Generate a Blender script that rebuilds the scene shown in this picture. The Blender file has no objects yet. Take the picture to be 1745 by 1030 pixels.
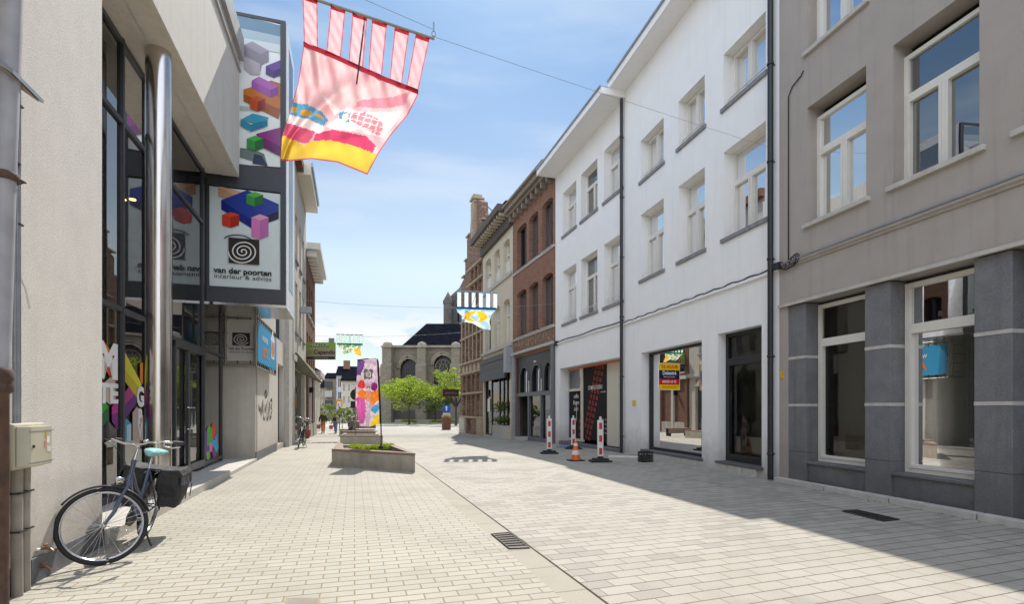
import bpy, bmesh, math, random
from mathutils import Vector, Matrix, noise
from mathutils.geometry import tessellate_polygon
random.seed(7)
C = bpy.context.scene.collection
sc = bpy.context.scene
R = math.radians

# ------------------------------------------------------------------ camera, sky, sun
CX, HY, F, CAMH = 872.5, 697.0, 900.0, 1.4
cd = bpy.data.cameras.new("camera"); cam = bpy.data.objects.new("camera", cd); C.objects.link(cam)
cam.location = (0, 0, CAMH); cam.rotation_euler = (R(90), 0, 0)
cd.sensor_fit = 'HORIZONTAL'; cd.sensor_width = 36; cd.lens = F / 1745 * 36
cd.shift_y = (HY - 515) / 1745; cd.clip_end = 3000; cd.clip_start = .05
sc.camera = cam

SUN_EL, SUN_AZ = 49.5, -1.5          # azimuth from +Y, positive towards +X
sl = bpy.data.lights.new("sun", 'SUN'); sl.energy = 3.95; sl.angle = R(.5); sl.color = (1, .955, .88)
so = bpy.data.objects.new("sun", sl); C.objects.link(so)
sdir = Vector((math.sin(R(SUN_AZ)) * math.cos(R(SUN_EL)), math.cos(R(SUN_AZ)) * math.cos(R(SUN_EL)), math.sin(R(SUN_EL))))
so.rotation_euler = (-sdir).to_track_quat('-Z', 'Y').to_euler()

W = bpy.data.worlds.new("World"); sc.world = W; W.use_nodes = True
wt = W.node_tree; wn = wt.nodes; wl = wt.links; wn.clear()
out = wn.new('ShaderNodeOutputWorld'); bg = wn.new('ShaderNodeBackground'); bg.inputs[1].default_value = .15
sky = wn.new('ShaderNodeTexSky'); sky.sky_type = 'NISHITA'; sky.sun_disc = False
sky.sun_elevation = R(SUN_EL); sky.sun_rotation = R(SUN_AZ); sky.air_density = 1.0; sky.dust_density = .35; sky.ozone_density = 1.6
tc = wn.new('ShaderNodeTexCoord'); sep = wn.new('ShaderNodeSeparateXYZ'); wl.new(tc.outputs['Generated'], sep.inputs[0])
def wmath(op, a, b=None, c=None, clamp=False):
    n = wn.new('ShaderNodeMath'); n.operation = op; n.use_clamp = clamp
    for i, v in enumerate((a, b, c)):
        if v is None: continue
        if isinstance(v, (int, float)): n.inputs[i].default_value = v
        else: wl.new(v, n.inputs[i])
    return n.outputs[0]
mp = wn.new('ShaderNodeMapping'); mp.inputs['Scale'].default_value = (5.5, 5.5, 13); mp.inputs['Location'].default_value = (.9, .3, .2)
wl.new(tc.outputs['Generated'], mp.inputs[0])
n1 = wn.new('ShaderNodeTexNoise'); n1.inputs['Scale'].default_value = 1.1; n1.inputs['Detail'].default_value = 9; n1.inputs['Roughness'].default_value = .56
wl.new(mp.outputs[0], n1.inputs[0])
def wramp(x, a, b):
    m = wn.new('ShaderNodeMapRange'); m.interpolation_type = 'SMOOTHSTEP'
    m.inputs[1].default_value = a; m.inputs[2].default_value = b; wl.new(x, m.inputs[0]); return m.outputs[0]
low = wramp(sep.outputs[2], .20, .12)                       # cumulus bank near the horizon
cloud = wmath('MULTIPLY', wramp(wmath('ADD', n1.outputs[0], wmath('MULTIPLY', low, .10)), .555, .615), low, clamp=True)
mp2 = wn.new('ShaderNodeMapping'); mp2.inputs['Scale'].default_value = (1.2, 1.6, 7); wl.new(tc.outputs['Generated'], mp2.inputs[0])
n2 = wn.new('ShaderNodeTexNoise'); n2.inputs['Scale'].default_value = 2.2; n2.inputs['Detail'].default_value = 6; wl.new(mp2.outputs[0], n2.inputs[0])
cir = wmath('MULTIPLY', wramp(n2.outputs[0], .45, 0.75), .35)
# deep clear air ahead; unseen bright clouds added behind the viewer lift shaded walls
front = wmath('MULTIPLY', wramp(sep.outputs[1], -.1, .35), wramp(sep.outputs[2], .85, .62))
tg = wn.new('ShaderNodeMix'); tg.data_type = 'RGBA'; wl.new(wramp(sep.outputs[2], .14, .6), tg.inputs[0]); tg.inputs[6].default_value = (1.02, .84, .63, 1); tg.inputs[7].default_value = (.44, .565, .615, 1)
tf = wn.new('ShaderNodeMix'); tf.data_type = 'RGBA'; wl.new(front, tf.inputs[0]); tf.inputs[6].default_value = (1, 1, 1, 1); wl.new(tg.outputs[2], tf.inputs[7])
sk = wn.new('ShaderNodeMix'); sk.data_type = 'RGBA'; sk.blend_type = 'MULTIPLY'; sk.inputs[0].default_value = 1; wl.new(sky.outputs[0], sk.inputs[6]); wl.new(tf.outputs[2], sk.inputs[7])
hz = wn.new('ShaderNodeMix'); hz.data_type = 'RGBA'; wl.new(wmath('MULTIPLY', wramp(sep.outputs[2], .27, .13), front), hz.inputs[0]); hz.inputs[6].default_value = (1, 1, 1, 1); hz.inputs[7].default_value = (.60, .66, .78, 1)
sk2 = wn.new('ShaderNodeMix'); sk2.data_type = 'RGBA'; sk2.blend_type = 'MULTIPLY'; sk2.inputs[0].default_value = 1; wl.new(sk.outputs[2], sk2.inputs[6]); wl.new(hz.outputs[2], sk2.inputs[7]); sk = sk2
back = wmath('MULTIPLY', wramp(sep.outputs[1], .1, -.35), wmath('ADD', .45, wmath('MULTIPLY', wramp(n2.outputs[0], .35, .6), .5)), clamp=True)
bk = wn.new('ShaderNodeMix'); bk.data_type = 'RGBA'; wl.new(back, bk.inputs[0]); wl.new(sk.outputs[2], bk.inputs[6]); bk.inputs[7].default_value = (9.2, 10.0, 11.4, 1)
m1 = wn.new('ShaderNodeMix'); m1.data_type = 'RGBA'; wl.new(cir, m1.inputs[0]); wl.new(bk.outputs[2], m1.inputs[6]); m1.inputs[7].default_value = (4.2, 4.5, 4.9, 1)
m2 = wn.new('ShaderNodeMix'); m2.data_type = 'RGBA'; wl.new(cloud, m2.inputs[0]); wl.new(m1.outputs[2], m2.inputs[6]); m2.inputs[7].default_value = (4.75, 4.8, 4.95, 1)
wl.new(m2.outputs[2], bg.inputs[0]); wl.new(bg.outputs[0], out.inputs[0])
sc.view_settings.view_transform = 'Standard'; sc.view_settings.look = 'None'; sc.view_settings.gamma = 1
sc.view_settings.exposure = .5

# ------------------------------------------------------------------ helpers
def gz(y):                                                   # the street falls a little away from the camera
    t = min(1, max(0, (y - 14) / 26)); return -.4 * t * t * (3 - 2 * t)
def c(h):
    h = h.lstrip('#'); v = [int(h[i:i+2], 16) / 255 for i in (0, 2, 4)]
    return tuple(x / 12.92 if x <= .04045 else ((x + .055) / 1.055) ** 2.4 for x in v)
def ground(px, py):
    z = 0
    for _ in range(12):
        Y = F * (CAMH - z) / (py - HY); z = gz(Y)
    return Vector(((px - CX) / F * Y, Y, z))
def at(px, py, Y): return Vector(((px - CX) / F * Y, Y, CAMH + (HY - py) / F * Y))

class Frame:
    """A facade plane: u along the wall, y outward, z up."""
    def __init__(s, o, ex):
        s.o = Vector(o[:2]); s.ex = Vector(ex).normalized(); s.ey = Vector((-s.ex.y, s.ex.x))
        s.rz = math.atan2(s.ex.y, s.ex.x)
    def u(s, px, off=0):
        k = (px - CX) / F; o = s.o + s.ey * off             # o + u ex = Y (k,1)
        return (k * o.y - o.x) / (s.ex.x - k * s.ex.y)
    def hit(s, px, py, off=0):
        u = s.u(px, off); p = s.o + s.ey * off + s.ex * u
        return u, CAMH + (HY - py) / F * p.y
    def z(s, px, py, off=0): return s.hit(px, py, off)[1]
    def w(s, u, off=0, z=0):
        p = s.o + s.ex * u + s.ey * off; return Vector((p.x, p.y, z))

class MB:
    def __init__(s): s.v = []; s.f = []; s.m = []; s.c = []; s.sm = []
    def add(s, vs, fs, m=0, col=None, smooth=False):
        n = len(s.v); s.v += [tuple(v) for v in vs]
        for f in fs: s.f.append([n + i for i in f]); s.m.append(m); s.c.append(col); s.sm.append(smooth)
        return s
    def box(s, x0, x1, y0, y1, z0, z1, m=0, col=None):
        x0, x1 = sorted((x0, x1)); y0, y1 = sorted((y0, y1)); z0, z1 = sorted((z0, z1))
        return s.add([(x, y, z) for x in (x0, x1) for y in (y0, y1) for z in (z0, z1)],
            [(0, 1, 3, 2), (4, 6, 7, 5), (0, 4, 5, 1), (2, 3, 7, 6), (0, 2, 6, 4), (1, 5, 7, 3)], m, col)
    def prism(s, poly, a, b, axis='y', m=0, col=None):
        """poly of 2D points extruded along axis from a to b"""
        def P(p, t):
            return {'y': (p[0], t, p[1]), 'x': (t, p[0], p[1]), 'z': (p[0], p[1], t)}[axis]
        n = len(poly); vs = [P(p, a) for p in poly] + [P(p, b) for p in poly]
        tri = tessellate_polygon([[Vector((p[0], p[1], 0)) for p in poly]])
        fs = [tuple(t) for t in tri] + [tuple(n + i for i in reversed(t)) for t in tri] + [(i, (i+1) % n, n + (i+1) % n, n + i) for i in range(n)]
        return s.add(vs, fs, m, col)
    def poly(s, pts, m=0, col=None): return s.add(pts, [tuple(range(len(pts)))], m, col)
    def tube(s, pts, r, n=8, m=0, closed=False, col=None, caps=True):
        pts = [Vector(p) for p in pts]; k = len(pts); rs = r if isinstance(r, (list, tuple)) else [r] * k
        vs = []; up = None
        for i, p in enumerate(pts):
            a = pts[i-1] if (i > 0 or closed) else p; b = pts[(i+1) % k] if (i < k-1 or closed) else p
            t = (b - a).normalized()
            if up is None: up = Vector((0, 0, 1)) if abs(t.z) < .9 else Vector((1, 0, 0))
            e1 = t.cross(up)
            if e1.length < 1e-5: e1 = t.orthogonal()
            e1.normalize(); e2 = t.cross(e1).normalized(); up = -e2 if False else up
            for j in range(n):
                an = 2 * math.pi * j / n; vs.append(p + (e1 * math.cos(an) + e2 * math.sin(an)) * rs[i])
        fs = []
        for i in range(k if closed else k - 1):
            for j in range(n):
                fs.append((i*n + j, i*n + (j+1) % n, ((i+1) % k)*n + (j+1) % n, ((i+1) % k)*n + j))
        s.add(vs, fs, m, col, True)
        if caps and not closed: s.add(vs[:n], [tuple(reversed(range(n)))], m, col); s.add(vs[-n:], [tuple(range(n))], m, col)
        return s
    def lathe(s, prof, cx=0, cy=0, n=24, m=0, col=None, smooth=True):
        vs = []; fs = []
        for r, z in prof:
            for j in range(n): a = 2 * math.pi * j / n; vs.append((cx + r * math.cos(a), cy + r * math.sin(a), z))
        for i in range(len(prof) - 1):
            for j in range(n): fs.append((i*n + j, i*n + (j+1) % n, (i+1)*n + (j+1) % n, (i+1)*n + j))
        return s.add(vs, fs, m, col, smooth)
    def wall(s, outer, holes, yf, yb, m=0, mr=None):
        """vertical slab facing +y with polygonal holes (u,z); reveals included"""
        mr = m if mr is None else mr
        loops = [outer] + holes; flat = [p for l in loops for p in l]
        tri = tessellate_polygon([[Vector((p[0], p[1], 0)) for p in l] for l in loops])
        s.add([(p[0], yf, p[1]) for p in flat], [tuple(t) for t in tri], m)
        s.add([(p[0], yb, p[1]) for p in flat], [tuple(t) for t in tri], mr)
        for l in loops:
            n = len(l); s.add([(p[0], yf, p[1]) for p in l] + [(p[0], yb, p[1]) for p in l],
                              [(i, (i+1) % n, n + (i+1) % n, n + i) for i in range(n)], mr if l is not outer else m)
        return s
    def build(s, name, mats, parent=None, bevel=0, kind=None, M=None):
        me = bpy.data.meshes.new(name); v = s.v if M is None else [tuple(M @ Vector(p)) for p in s.v]
        me.from_pydata(v, [], s.f)
        for mt in (mats if isinstance(mats, (list, tuple)) else [mats]): me.materials.append(mt)
        me.polygons.foreach_set('material_index', s.m); me.polygons.foreach_set('use_smooth', s.sm)
        if any(x is not None for x in s.c):
            ca = me.color_attributes.new('Col', 'FLOAT_COLOR', 'CORNER')
            for p in me.polygons:
                col = s.c[p.index] or (1, 1, 1)
                for li in p.loop_indices: ca.data[li].color = (*col[:3], 1)
        bm = bmesh.new(); bm.from_mesh(me); bmesh.ops.remove_doubles(bm, verts=bm.verts, dist=1e-5) if not any(s.sm) or bevel else None
        bmesh.ops.recalc_face_normals(bm, faces=bm.faces); bm.to_mesh(me); bm.free(); me.update()
        o = bpy.data.objects.new(name, me); C.objects.link(o)
        if parent is not None: o.parent = parent
        if bevel:
            b = o.modifiers.new('bevel', 'BEVEL'); b.width = bevel; b.segments = 2; b.limit_method = 'ANGLE'; b.angle_limit = R(40)
        if kind: o['kind'] = kind
        return o

def thing(name, label, cat, loc=(0, 0, 0), rz=0, group=None, rot=None):
    o = bpy.data.objects.new(name, None); C.objects.link(o); o.empty_display_size = .2
    o.location = loc; o.rotation_euler = rot if rot else (0, 0, rz)
    return tag(o, label, cat, group)
def tag(o, label=None, cat=None, group=None, kind=None):
    if label: o['label'] = label
    if cat: o['category'] = cat
    if group: o['group'] = group
    if kind: o['kind'] = kind
    return o
def copy_tree(o, parent=None, label=None):
    k = o.copy(); C.objects.link(k); k.parent = parent
    if label: k['label'] = label
    for ch in list(o.children): copy_tree(ch, k)
    return k
def rect(u0, u1, z0, z1):
    u0, u1 = sorted((u0, u1)); return [(u0, z0), (u1, z0), (u1, z1), (u0, z1)]
def arch(u0, u1, z0, zs, zt, n=10):
    """opening with a curved head: springing zs, crown zt"""
    u0, u1 = sorted((u0, u1)); cu = (u0 + u1) / 2; a = (u1 - u0) / 2
    return [(u0, z0), (u1, z0)] + [(cu + a * math.cos(math.pi * i / n), zs + (zt - zs) * math.sin(math.pi * i / n)) for i in range(n + 1)]

# ------------------------------------------------------------------ materials
class NT:
    def __init__(s, name):
        s.mat = bpy.data.materials.new(name); s.mat.use_nodes = True; s.t = s.mat.node_tree; s.t.nodes.clear()
        s.out = s.n('ShaderNodeOutputMaterial')
    def n(s, typ, **kw):
        k = s.t.nodes.new(typ)
        for a, b in kw.items(): setattr(k, a, b)
        return k
    def l(s, a, b): s.t.links.new(a, b)
    def set(s, node, i, v):
        if hasattr(v, 'links'): s.l(v, node.inputs[i])
        else: node.inputs[i].default_value = v
    def math(s, op, a, b=0., clamp=False):
        k = s.n('ShaderNodeMath', operation=op, use_clamp=clamp); s.set(k, 0, a); s.set(k, 1, b); return k.outputs[0]
    def mix(s, f, a, b, bt='MIX'):
        k = s.n('ShaderNodeMix', data_type='RGBA', blend_type=bt); s.set(k, 0, f)
        s.set(k, 6, (*a, 1) if isinstance(a, tuple) else a); s.set(k, 7, (*b, 1) if isinstance(b, tuple) else b); return k.outputs[2]
    def noise(s, vec, scale, detail=4, rough=.5, stretch=None):
        if stretch: m = s.n('ShaderNodeMapping'); m.inputs['Scale'].default_value = stretch; s.l(vec, m.inputs[0]); vec = m.outputs[0]
        k = s.n('ShaderNodeTexNoise'); k.inputs['Scale'].default_value = scale; k.inputs['Detail'].default_value = detail
        k.inputs['Roughness'].default_value = rough; s.l(vec, k.inputs[0]); return k.outputs[0]
    def ramp(s, x, a, b, lo=0., hi=1.):
        k = s.n('ShaderNodeMapRange'); k.inputs[1].default_value = a; k.inputs[2].default_value = b
        k.inputs[3].default_value = lo; k.inputs[4].default_value = hi; s.l(x, k.inputs[0]); return k.outputs[0]
    def pos(s, obj=True): return s.n('ShaderNodeTexCoord').outputs['Object'] if obj else s.n('ShaderNodeNewGeometry').outputs['Position']
    def bump(s, h, st, dist=.01):
        k = s.n('ShaderNodeBump'); k.inputs['Strength'].default_value = st; k.inputs['Distance'].default_value = dist; s.l(h, k.inputs['Height']); return k.outputs[0]
    def prin(s, col, rough=.7, metal=0, nrm=None, spec=.5, alpha=None):
        p = s.n('ShaderNodeBsdfPrincipled'); s.set(p, 'Base Color', (*col, 1) if isinstance(col, tuple) else col)
        s.set(p, 'Roughness', rough); s.set(p, 'Metallic', metal); s.set(p, 'Specular IOR Level', spec)
        if nrm is not None: s.l(nrm, p.inputs['Normal'])
        return p.outputs[0]
    def fin(s, sh): s.l(sh, s.out.inputs[0]); return s.mat

def M_plain(name, col, rough=.6, metal=0, var=.12, scale=6, bump=0, bscale=120, dirt=0, spec=.5, streak=0, splash=0, grain=0, gscale=70):
    """paint, stone or render with large soft variation, fine grain and, if asked, weather streaks"""
    t = NT(name); p = t.pos(); a = t.noise(p, scale, 5); col1 = tuple(x * (1 - var) for x in col); col2 = tuple(min(1, x * (1 + var)) for x in col)
    cc = t.mix(t.ramp(a, .3, .7), col1, col2)
    if dirt:
        d = t.ramp(t.noise(p, 1.1, 8, .65), .5, .75, 0, dirt); cc = t.mix(d, cc, tuple(x * .55 for x in col))
    if streak:
        d = t.ramp(t.noise(p, 1, 5, .6, (7, 7, .35)), .52, .8, 0, streak); cc = t.mix(d, cc, (col[0] * .5, col[1] * .48, col[2] * .45))
    if grain:
        cc = t.mix(1., cc, t.mix(t.ramp(t.noise(p, gscale, 5, .8), .32, .68), (1 - grain,) * 3, (1 + grain,) * 3), 'MULTIPLY')
    if splash:                                               # grime splashed up from the pavement
        sz = t.n('ShaderNodeSeparateXYZ'); t.l(p, sz.inputs[0]); hz_ = t.math('ADD', sz.outputs[2], t.math('MULTIPLY', t.noise(p, 3.5, 6, .7), -1.1))
        cc = t.mix(t.ramp(hz_, .35, -.55, 0, splash), cc, (col[0] * .42, col[1] * .38, col[2] * .32))
        cr = t.ramp(t.noise(p, 7, 9, .75), .64, .72, 0, .18); cc = t.mix(cr, cc, tuple(x * .7 for x in col))
    nrm = t.bump(t.noise(p, bscale, 3), bump) if bump else None
    return t.fin(t.prin(cc, t.ramp(a, .3, .7, max(0, rough - .06), min(1, rough + .06)), metal, nrm, spec))
def M_glass(name, ior=2.0, tint=(.75, .8, .78), rough=0.):
    t = NT(name); fr = t.n('ShaderNodeFresnel'); fr.inputs[0].default_value = ior
    w = t.noise(t.pos(), .9, 2); nb = t.bump(w, .02, .03)
    g = t.n('ShaderNodeBsdfGlossy'); g.inputs['Roughness'].default_value = rough; t.l(nb, g.inputs['Normal'])
    tr = t.n('ShaderNodeBsdfTransparent'); tr.inputs[0].default_value = (*tint, 1)
    m = t.n('ShaderNodeMixShader'); t.l(fr.outputs[0], m.inputs[0]); t.l(tr.outputs[0], m.inputs[1]); t.l(g.outputs[0], m.inputs[2])
    return t.fin(m.outputs[0])
def M_print(name='print', rough=.55, gloss=.3, trans=0.):
    t = NT(name); a = t.n('ShaderNodeVertexColor', layer_name='Col'); k = t.noise(t.pos(), 3, 4)
    col = t.mix(1., a.outputs[0], t.mix(k, (.86, .86, .86), (1., 1., 1.)), 'MULTIPLY')
    sh = t.prin(col, rough, 0, None, gloss)
    if trans:
        tl = t.n('ShaderNodeBsdfTranslucent'); t.l(col, tl.inputs[0]); m = t.n('ShaderNodeMixShader'); m.inputs[0].default_value = trans
        t.l(sh, m.inputs[1]); t.l(tl.outputs[0], m.inputs[2]); sh = m.outputs[0]
    return t.fin(sh)
def M_brick(name, c1, c2, mortar, bw=.215, bh=.065, patch=None, joint=.01, bump=.4, spec=.1):
    t = NT(name); p = t.pos(); s = t.n('ShaderNodeSeparateXYZ'); t.l(p, s.inputs[0]); cb = t.n('ShaderNodeCombineXYZ')
    t.l(t.math('ADD', s.outputs[0], s.outputs[1]), cb.inputs[0]); t.l(s.outputs[2], cb.inputs[1])
    b = t.n('ShaderNodeTexBrick'); t.l(cb.outputs[0], b.inputs[0]); b.inputs['Scale'].default_value = 1
    b.inputs['Brick Width'].default_value = bw; b.inputs['Row Height'].default_value = bh; b.inputs['Mortar Size'].default_value = joint; b.inputs['Mortar Smooth'].default_value = .15
    for i, v in (('Color1', c1), ('Color2', c2), ('Mortar', mortar)): b.inputs[i].default_value = (*v, 1)
    n_ = t.noise(p, 2.2, 6, .6); col = t.mix(1., b.outputs[0], t.mix(n_, (.62, .62, .62), (1.25, 1.2, 1.15)), 'MULTIPLY')
    if patch: col = t.mix(t.ramp(t.noise(p, 5, 6, .7), .5, .6), col, patch)
    return t.fin(t.prin(col, .95, 0, t.bump(t.math('MULTIPLY', b.outputs[1], -1.), bump, .006), spec))
def M_paving(name, ang, bw, bh, c1, c2, dark, mortar, joint=.006, offs=.5, darkamt=.5, thr=.62, freq=2):
    """slab paving: each slab takes its own tone, some areas laid with darker slabs"""
    t = NT(name); p = t.pos(False); mp = t.n('ShaderNodeMapping'); mp.inputs['Rotation'].default_value = (0, 0, ang); t.l(p, mp.inputs[0]); v = mp.outputs[0]
    def brick(a, b_, mo):
        b = t.n('ShaderNodeTexBrick'); t.l(v, b.inputs[0]); b.inputs['Scale'].default_value = 1; b.offset = offs; b.offset_frequency = freq
        b.inputs['Brick Width'].default_value = bw; b.inputs['Row Height'].default_value = bh; b.inputs['Mortar Size'].default_value = joint; b.inputs['Mortar Smooth'].default_value = .25
        for i, q in (('Color1', a), ('Color2', b_), ('Mortar', mo)): b.inputs[i].default_value = (*q, 1)
        return b
    b = brick(c1, c2, mortar); rb = brick((0, 0, 0), (1, 1, 1), (0, 0, 0))
    big = t.noise(p, .32, 3); rnd = t.math('ADD', t.math('MULTIPLY', rb.outputs[0], .42), t.math('MULTIPLY', big, .95))
    dm = t.math('MULTIPLY', t.ramp(rnd, thr, thr + .06), darkamt, True)
    inv = t.math('SUBTRACT', 1., b.outputs[1])
    col = t.mix(t.math('MULTIPLY', dm, inv), b.outputs[0], dark)
    sy = t.n('ShaderNodeSeparateXYZ'); t.l(v, sy.inputs[0]); fr_ = t.math('FRACT', t.math('DIVIDE', sy.outputs[1], bh))
    ed = t.ramp(t.math('ABSOLUTE', t.math('SUBTRACT', fr_, .5)), .5 - .011 / bh, .5 - .004 / bh, 0, .75); col = t.mix(ed, col, tuple(x * .75 for x in mortar))
    g = t.noise(p, 60, 4, .8); col = t.mix(1., col, t.mix(g, (.62, .62, .62), (1.38, 1.38, 1.38)), 'MULTIPLY')
    st = t.ramp(t.noise(p, .9, 9, .66), .46, .78, 0, .5); col = t.mix(st, col, (.25, .22, .165))
    sp = t.ramp(t.noise(p, 11, 2, .5), .74, .78, 0, .5); col = t.mix(sp, col, (.16, .14, .11))
    h = t.math('ADD', t.math('MULTIPLY', b.outputs[1], -1.), t.math('MULTIPLY', g, .25))
    return t.fin(t.prin(col, .8, 0, t.bump(h, .5, .004), .35))

white_r = M_plain('white_render', (.87, .86, .84), .85, var=.02, scale=2, bump=.25, bscale=90, streak=.16, splash=.7)
gray_r = M_plain('taupe_render', (.40, .355, .315), .9, var=.05, scale=2.5, bump=.5, bscale=110, streak=.3, splash=.3, grain=.1, gscale=80)
stucco = M_plain('rough_stucco', (.68, .635, .575), .92, var=.05, scale=3, bump=.7, bscale=110, streak=.12, splash=.6, grain=.2, gscale=60)
stucco_s = M_plain('smooth_stucco', (.62, .575, .50), .9, var=.04, scale=5, bump=.25, bscale=160, streak=.38, splash=.5, grain=.06)
cream = M_plain('cream_paint', (.66, .60, .49), .5, var=.03)
pvc = M_plain('white_frame', (.74, .71, .64), .45, var=.03)
black_m = M_plain('black_metal', (.018, .018, .02), .4, var=.2)
dark_m = M_plain('dark_frame', (.045, .047, .052), .42, var=.15, spec=.6)
blue_stone = M_plain('blue_stone', (.175, .174, .182), .6, var=.12, scale=5, bump=.3, bscale=200, dirt=.45, streak=.5, splash=.6, grain=.3, gscale=45)
plinth_s = M_plain('plinth_stone', (.15, .15, .155), .75, var=.2, scale=9, bump=.3, bscale=90, dirt=.3)
sill_s = M_plain('sill_stone', (.24, .24, .25), .75, var=.2, scale=9, bump=.2)
light_st = M_plain('light_stone', (.50, .47, .42), .8, var=.12, scale=8, bump=.3, dirt=.3)
concrete = M_plain('concrete', (.42, .38, .31), .85, var=.12, scale=5, bump=.4, bscale=60, dirt=.5, streak=.55)
wood = M_plain('weathered_wood', (.26, .18, .13), .7, var=.25, scale=14, bump=.3)
curtain = M_plain('curtain', (.42, .42, .43), .9, var=.1, scale=9)
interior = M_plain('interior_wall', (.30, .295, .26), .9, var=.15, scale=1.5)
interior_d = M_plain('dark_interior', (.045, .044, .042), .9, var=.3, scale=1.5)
glass_up = M_glass('window_glass', 4.6, (.7, .75, .75))
glass_shop = M_glass('shop_glass', 1.6, (.8, .85, .80))
glass_big = M_glass('curtain_wall_glass', 3.6, (.6, .64, .62))
chrome = M_plain('chrome', (.72, .71, .70), .12, 1, var=.04)
steel = M_plain('brushed_steel', (.62, .58, .54), .2, 1, var=.05, scale=3)
zinc = M_plain('zinc', (.32, .34, .37), .45, .6, var=.15)
slate = M_brick('slate', (.008, .009, .014), (.014, .016, .023), (.006, .006, .008), .3, .2, spec=0.)
cable_m = M_plain('cable', (.02, .02, .022), .6)
printm = M_print()
print_g = M_print('gloss_print', .15, .5)
cloth_m = M_print('flag_cloth', .8, .1, .62)
brick_r = M_brick('red_brick', (.25, .105, .07), (.33, .155, .105), (.30, .24, .185))
brick_o = M_brick('old_brick', (.24, .12, .085), (.17, .09, .065), (.27, .22, .17), patch=(.36, .27, .20))
brick_d = M_brick('dark_brick', (.17, .075, .05), (.23, .11, .07), (.2, .16, .12))

def text_mb(txt, size, M=None, sp=1., bold=0., align='CENTER', sx=1., mirror=False, col=None, depth=0., shear=0.):
    cu = bpy.data.curves.new('t', 'FONT'); cu.body = txt; cu.size = size; cu.align_x = align; cu.align_y = 'CENTER'
    cu.offset = bold * size; cu.resolution_u = 3; cu.shear = shear; cu.space_character = sp; cu.extrude = depth
    o = bpy.data.objects.new('t', cu); C.objects.link(o); dg = bpy.context.evaluated_depsgraph_get(); dg.update()
    me = bpy.data.meshes.new_from_object(o.evaluated_get(dg)); mb = MB()
    s = -1 if mirror else 1
    mb.add([(v.co.x * sx * s, v.co.y, v.co.z) for v in me.vertices], [tuple(p.vertices) for p in me.polygons], 0, col)
    bpy.data.objects.remove(o); bpy.data.curves.remove(cu); bpy.data.meshes.remove(me)
    return mb
def put_text(mb, txt, size, u, z, y, col, bold=.012, sx=1., align='CENTER', mirror=False, rot=0., shear=0., m=0, sp=1.):
    """lettering on a facade plane; the reader faces +y, so reading runs towards -u"""
    t = text_mb(txt, size, bold=bold, sx=sx, align=align, mirror=mirror, shear=shear, sp=sp); ca, sa = math.cos(rot), math.sin(rot)
    mb.add([(u - (v[0] * ca - v[1] * sa), y, z + v[0] * sa + v[1] * ca) for v in t.v], t.f, m, col)
# ------------------------------------------------------------------ ground sheets
def sheet(name, fl, fr, y0, y1, dz, mat, n=60, zf=gz):
    mb = MB(); vs = []; fs = []
    for i in range(n + 1):
        y = y0 + (y1 - y0) * i / n
        vs += [(fl(y), y, zf(y) + dz), (fr(y), y, zf(y) + dz)]
    fs = [(2*i, 2*i+1, 2*i+3, 2*i+2) for i in range(n)]
    return mb.add(vs, fs).build(name, mat, kind='structure')
gmat = M_plain('far_ground', (.30, .28, .24), .9, var=.1, scale=.5)
g = sheet('ground', lambda y: -900, lambda y: 900, -60, 1500, -.012, gmat, 160, lambda y: gz(y))
PAVE_L = M_paving('pavement_slabs', -R(16.6), .25, .118, (.39, .365, .305), (.435, .405, .34), (.31, .295, .255), (.235, .185, .11), .006, .5, .5, .82)
PAVE_R = M_paving('road_slabs', -R(20.0), .29, .165, (.385, .358, .302), (.425, .397, .337), (.30, .28, .24), (.17, .135, .09), .0045, .46, .75, .74, 2)
BAND = M_paving('gutter_slabs', -R(17.7), 3.0, .62, (.34, .315, .25), (.37, .34, .275), (.29, .265, .215), (.24, .19, .12), .006, .5, .4, .75)
gut = lambda y: .685 - .32 * (y - 3.78)                      # the dark gutter line down the street
band = lambda y: gut(y) - .285
rl = lambda y: 4.38 - .31 * (y - 7.97) if y < 12 else 3.13 - .235 * (y - 12)
sheet('pavement', lambda y: -3.2 - .303 * (y - 2) - 1.8 - (6 if y > 45 else 0), band, -4, 80, 0, PAVE_L, 84)
sheet('gutter_band', band, lambda y: gut(y) - .012, -4, 46, 0, BAND, 50)
groove = M_plain('gutter_groove', (.05, .035, .02), .9)
sheet('gutter_line', lambda y: gut(y) - .012, lambda y: gut(y) + .012, -4, 46, -.004, groove, 50)
sheet('road', lambda y: gut(y) + .012, lambda y: rl(y) - .008, -4, 46, 0, PAVE_R, 50)
sheet('road_far', lambda y: gut(46) + .35 if y < 46 else gut(46) - .25 * (y - 46), lambda y: 30, 46, 80, -.002, PAVE_R, 20)
sheet('kerb_line', lambda y: rl(y) - .008, lambda y: rl(y) + .008, -4, 46, -.004, groove, 50)
sheet('pavement_right', lambda y: rl(y) + .008, lambda y: 9.5 - .2 * y + (0 if y < 20 else .05 * (y - 20)), -4, 46, 0, PAVE_R, 50)

# ------------------------------------------------------------------ right-hand facades
def vpdir(v): return ((v - CX) / F, 1)
def chain(o, vp, px):
    fr = Frame(o, vpdir(vp)); u = fr.u(px); return fr, u, fr.w(u)
o0 = ((1328 - CX) / F * 10.2, 10.2)
G = Frame(o0, vpdir(672))
W2, W2u, o1 = chain(o0, 655, 1065)
W1, W1u, o2 = chain(o1, 605, 946.5)
BR, BRu, o3 = chain(o2, 570, 874)
YE, YEu, o4 = chain(o3, 590, 823)
GO, GOu, o5 = chain(o4, 550, 785)

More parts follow.
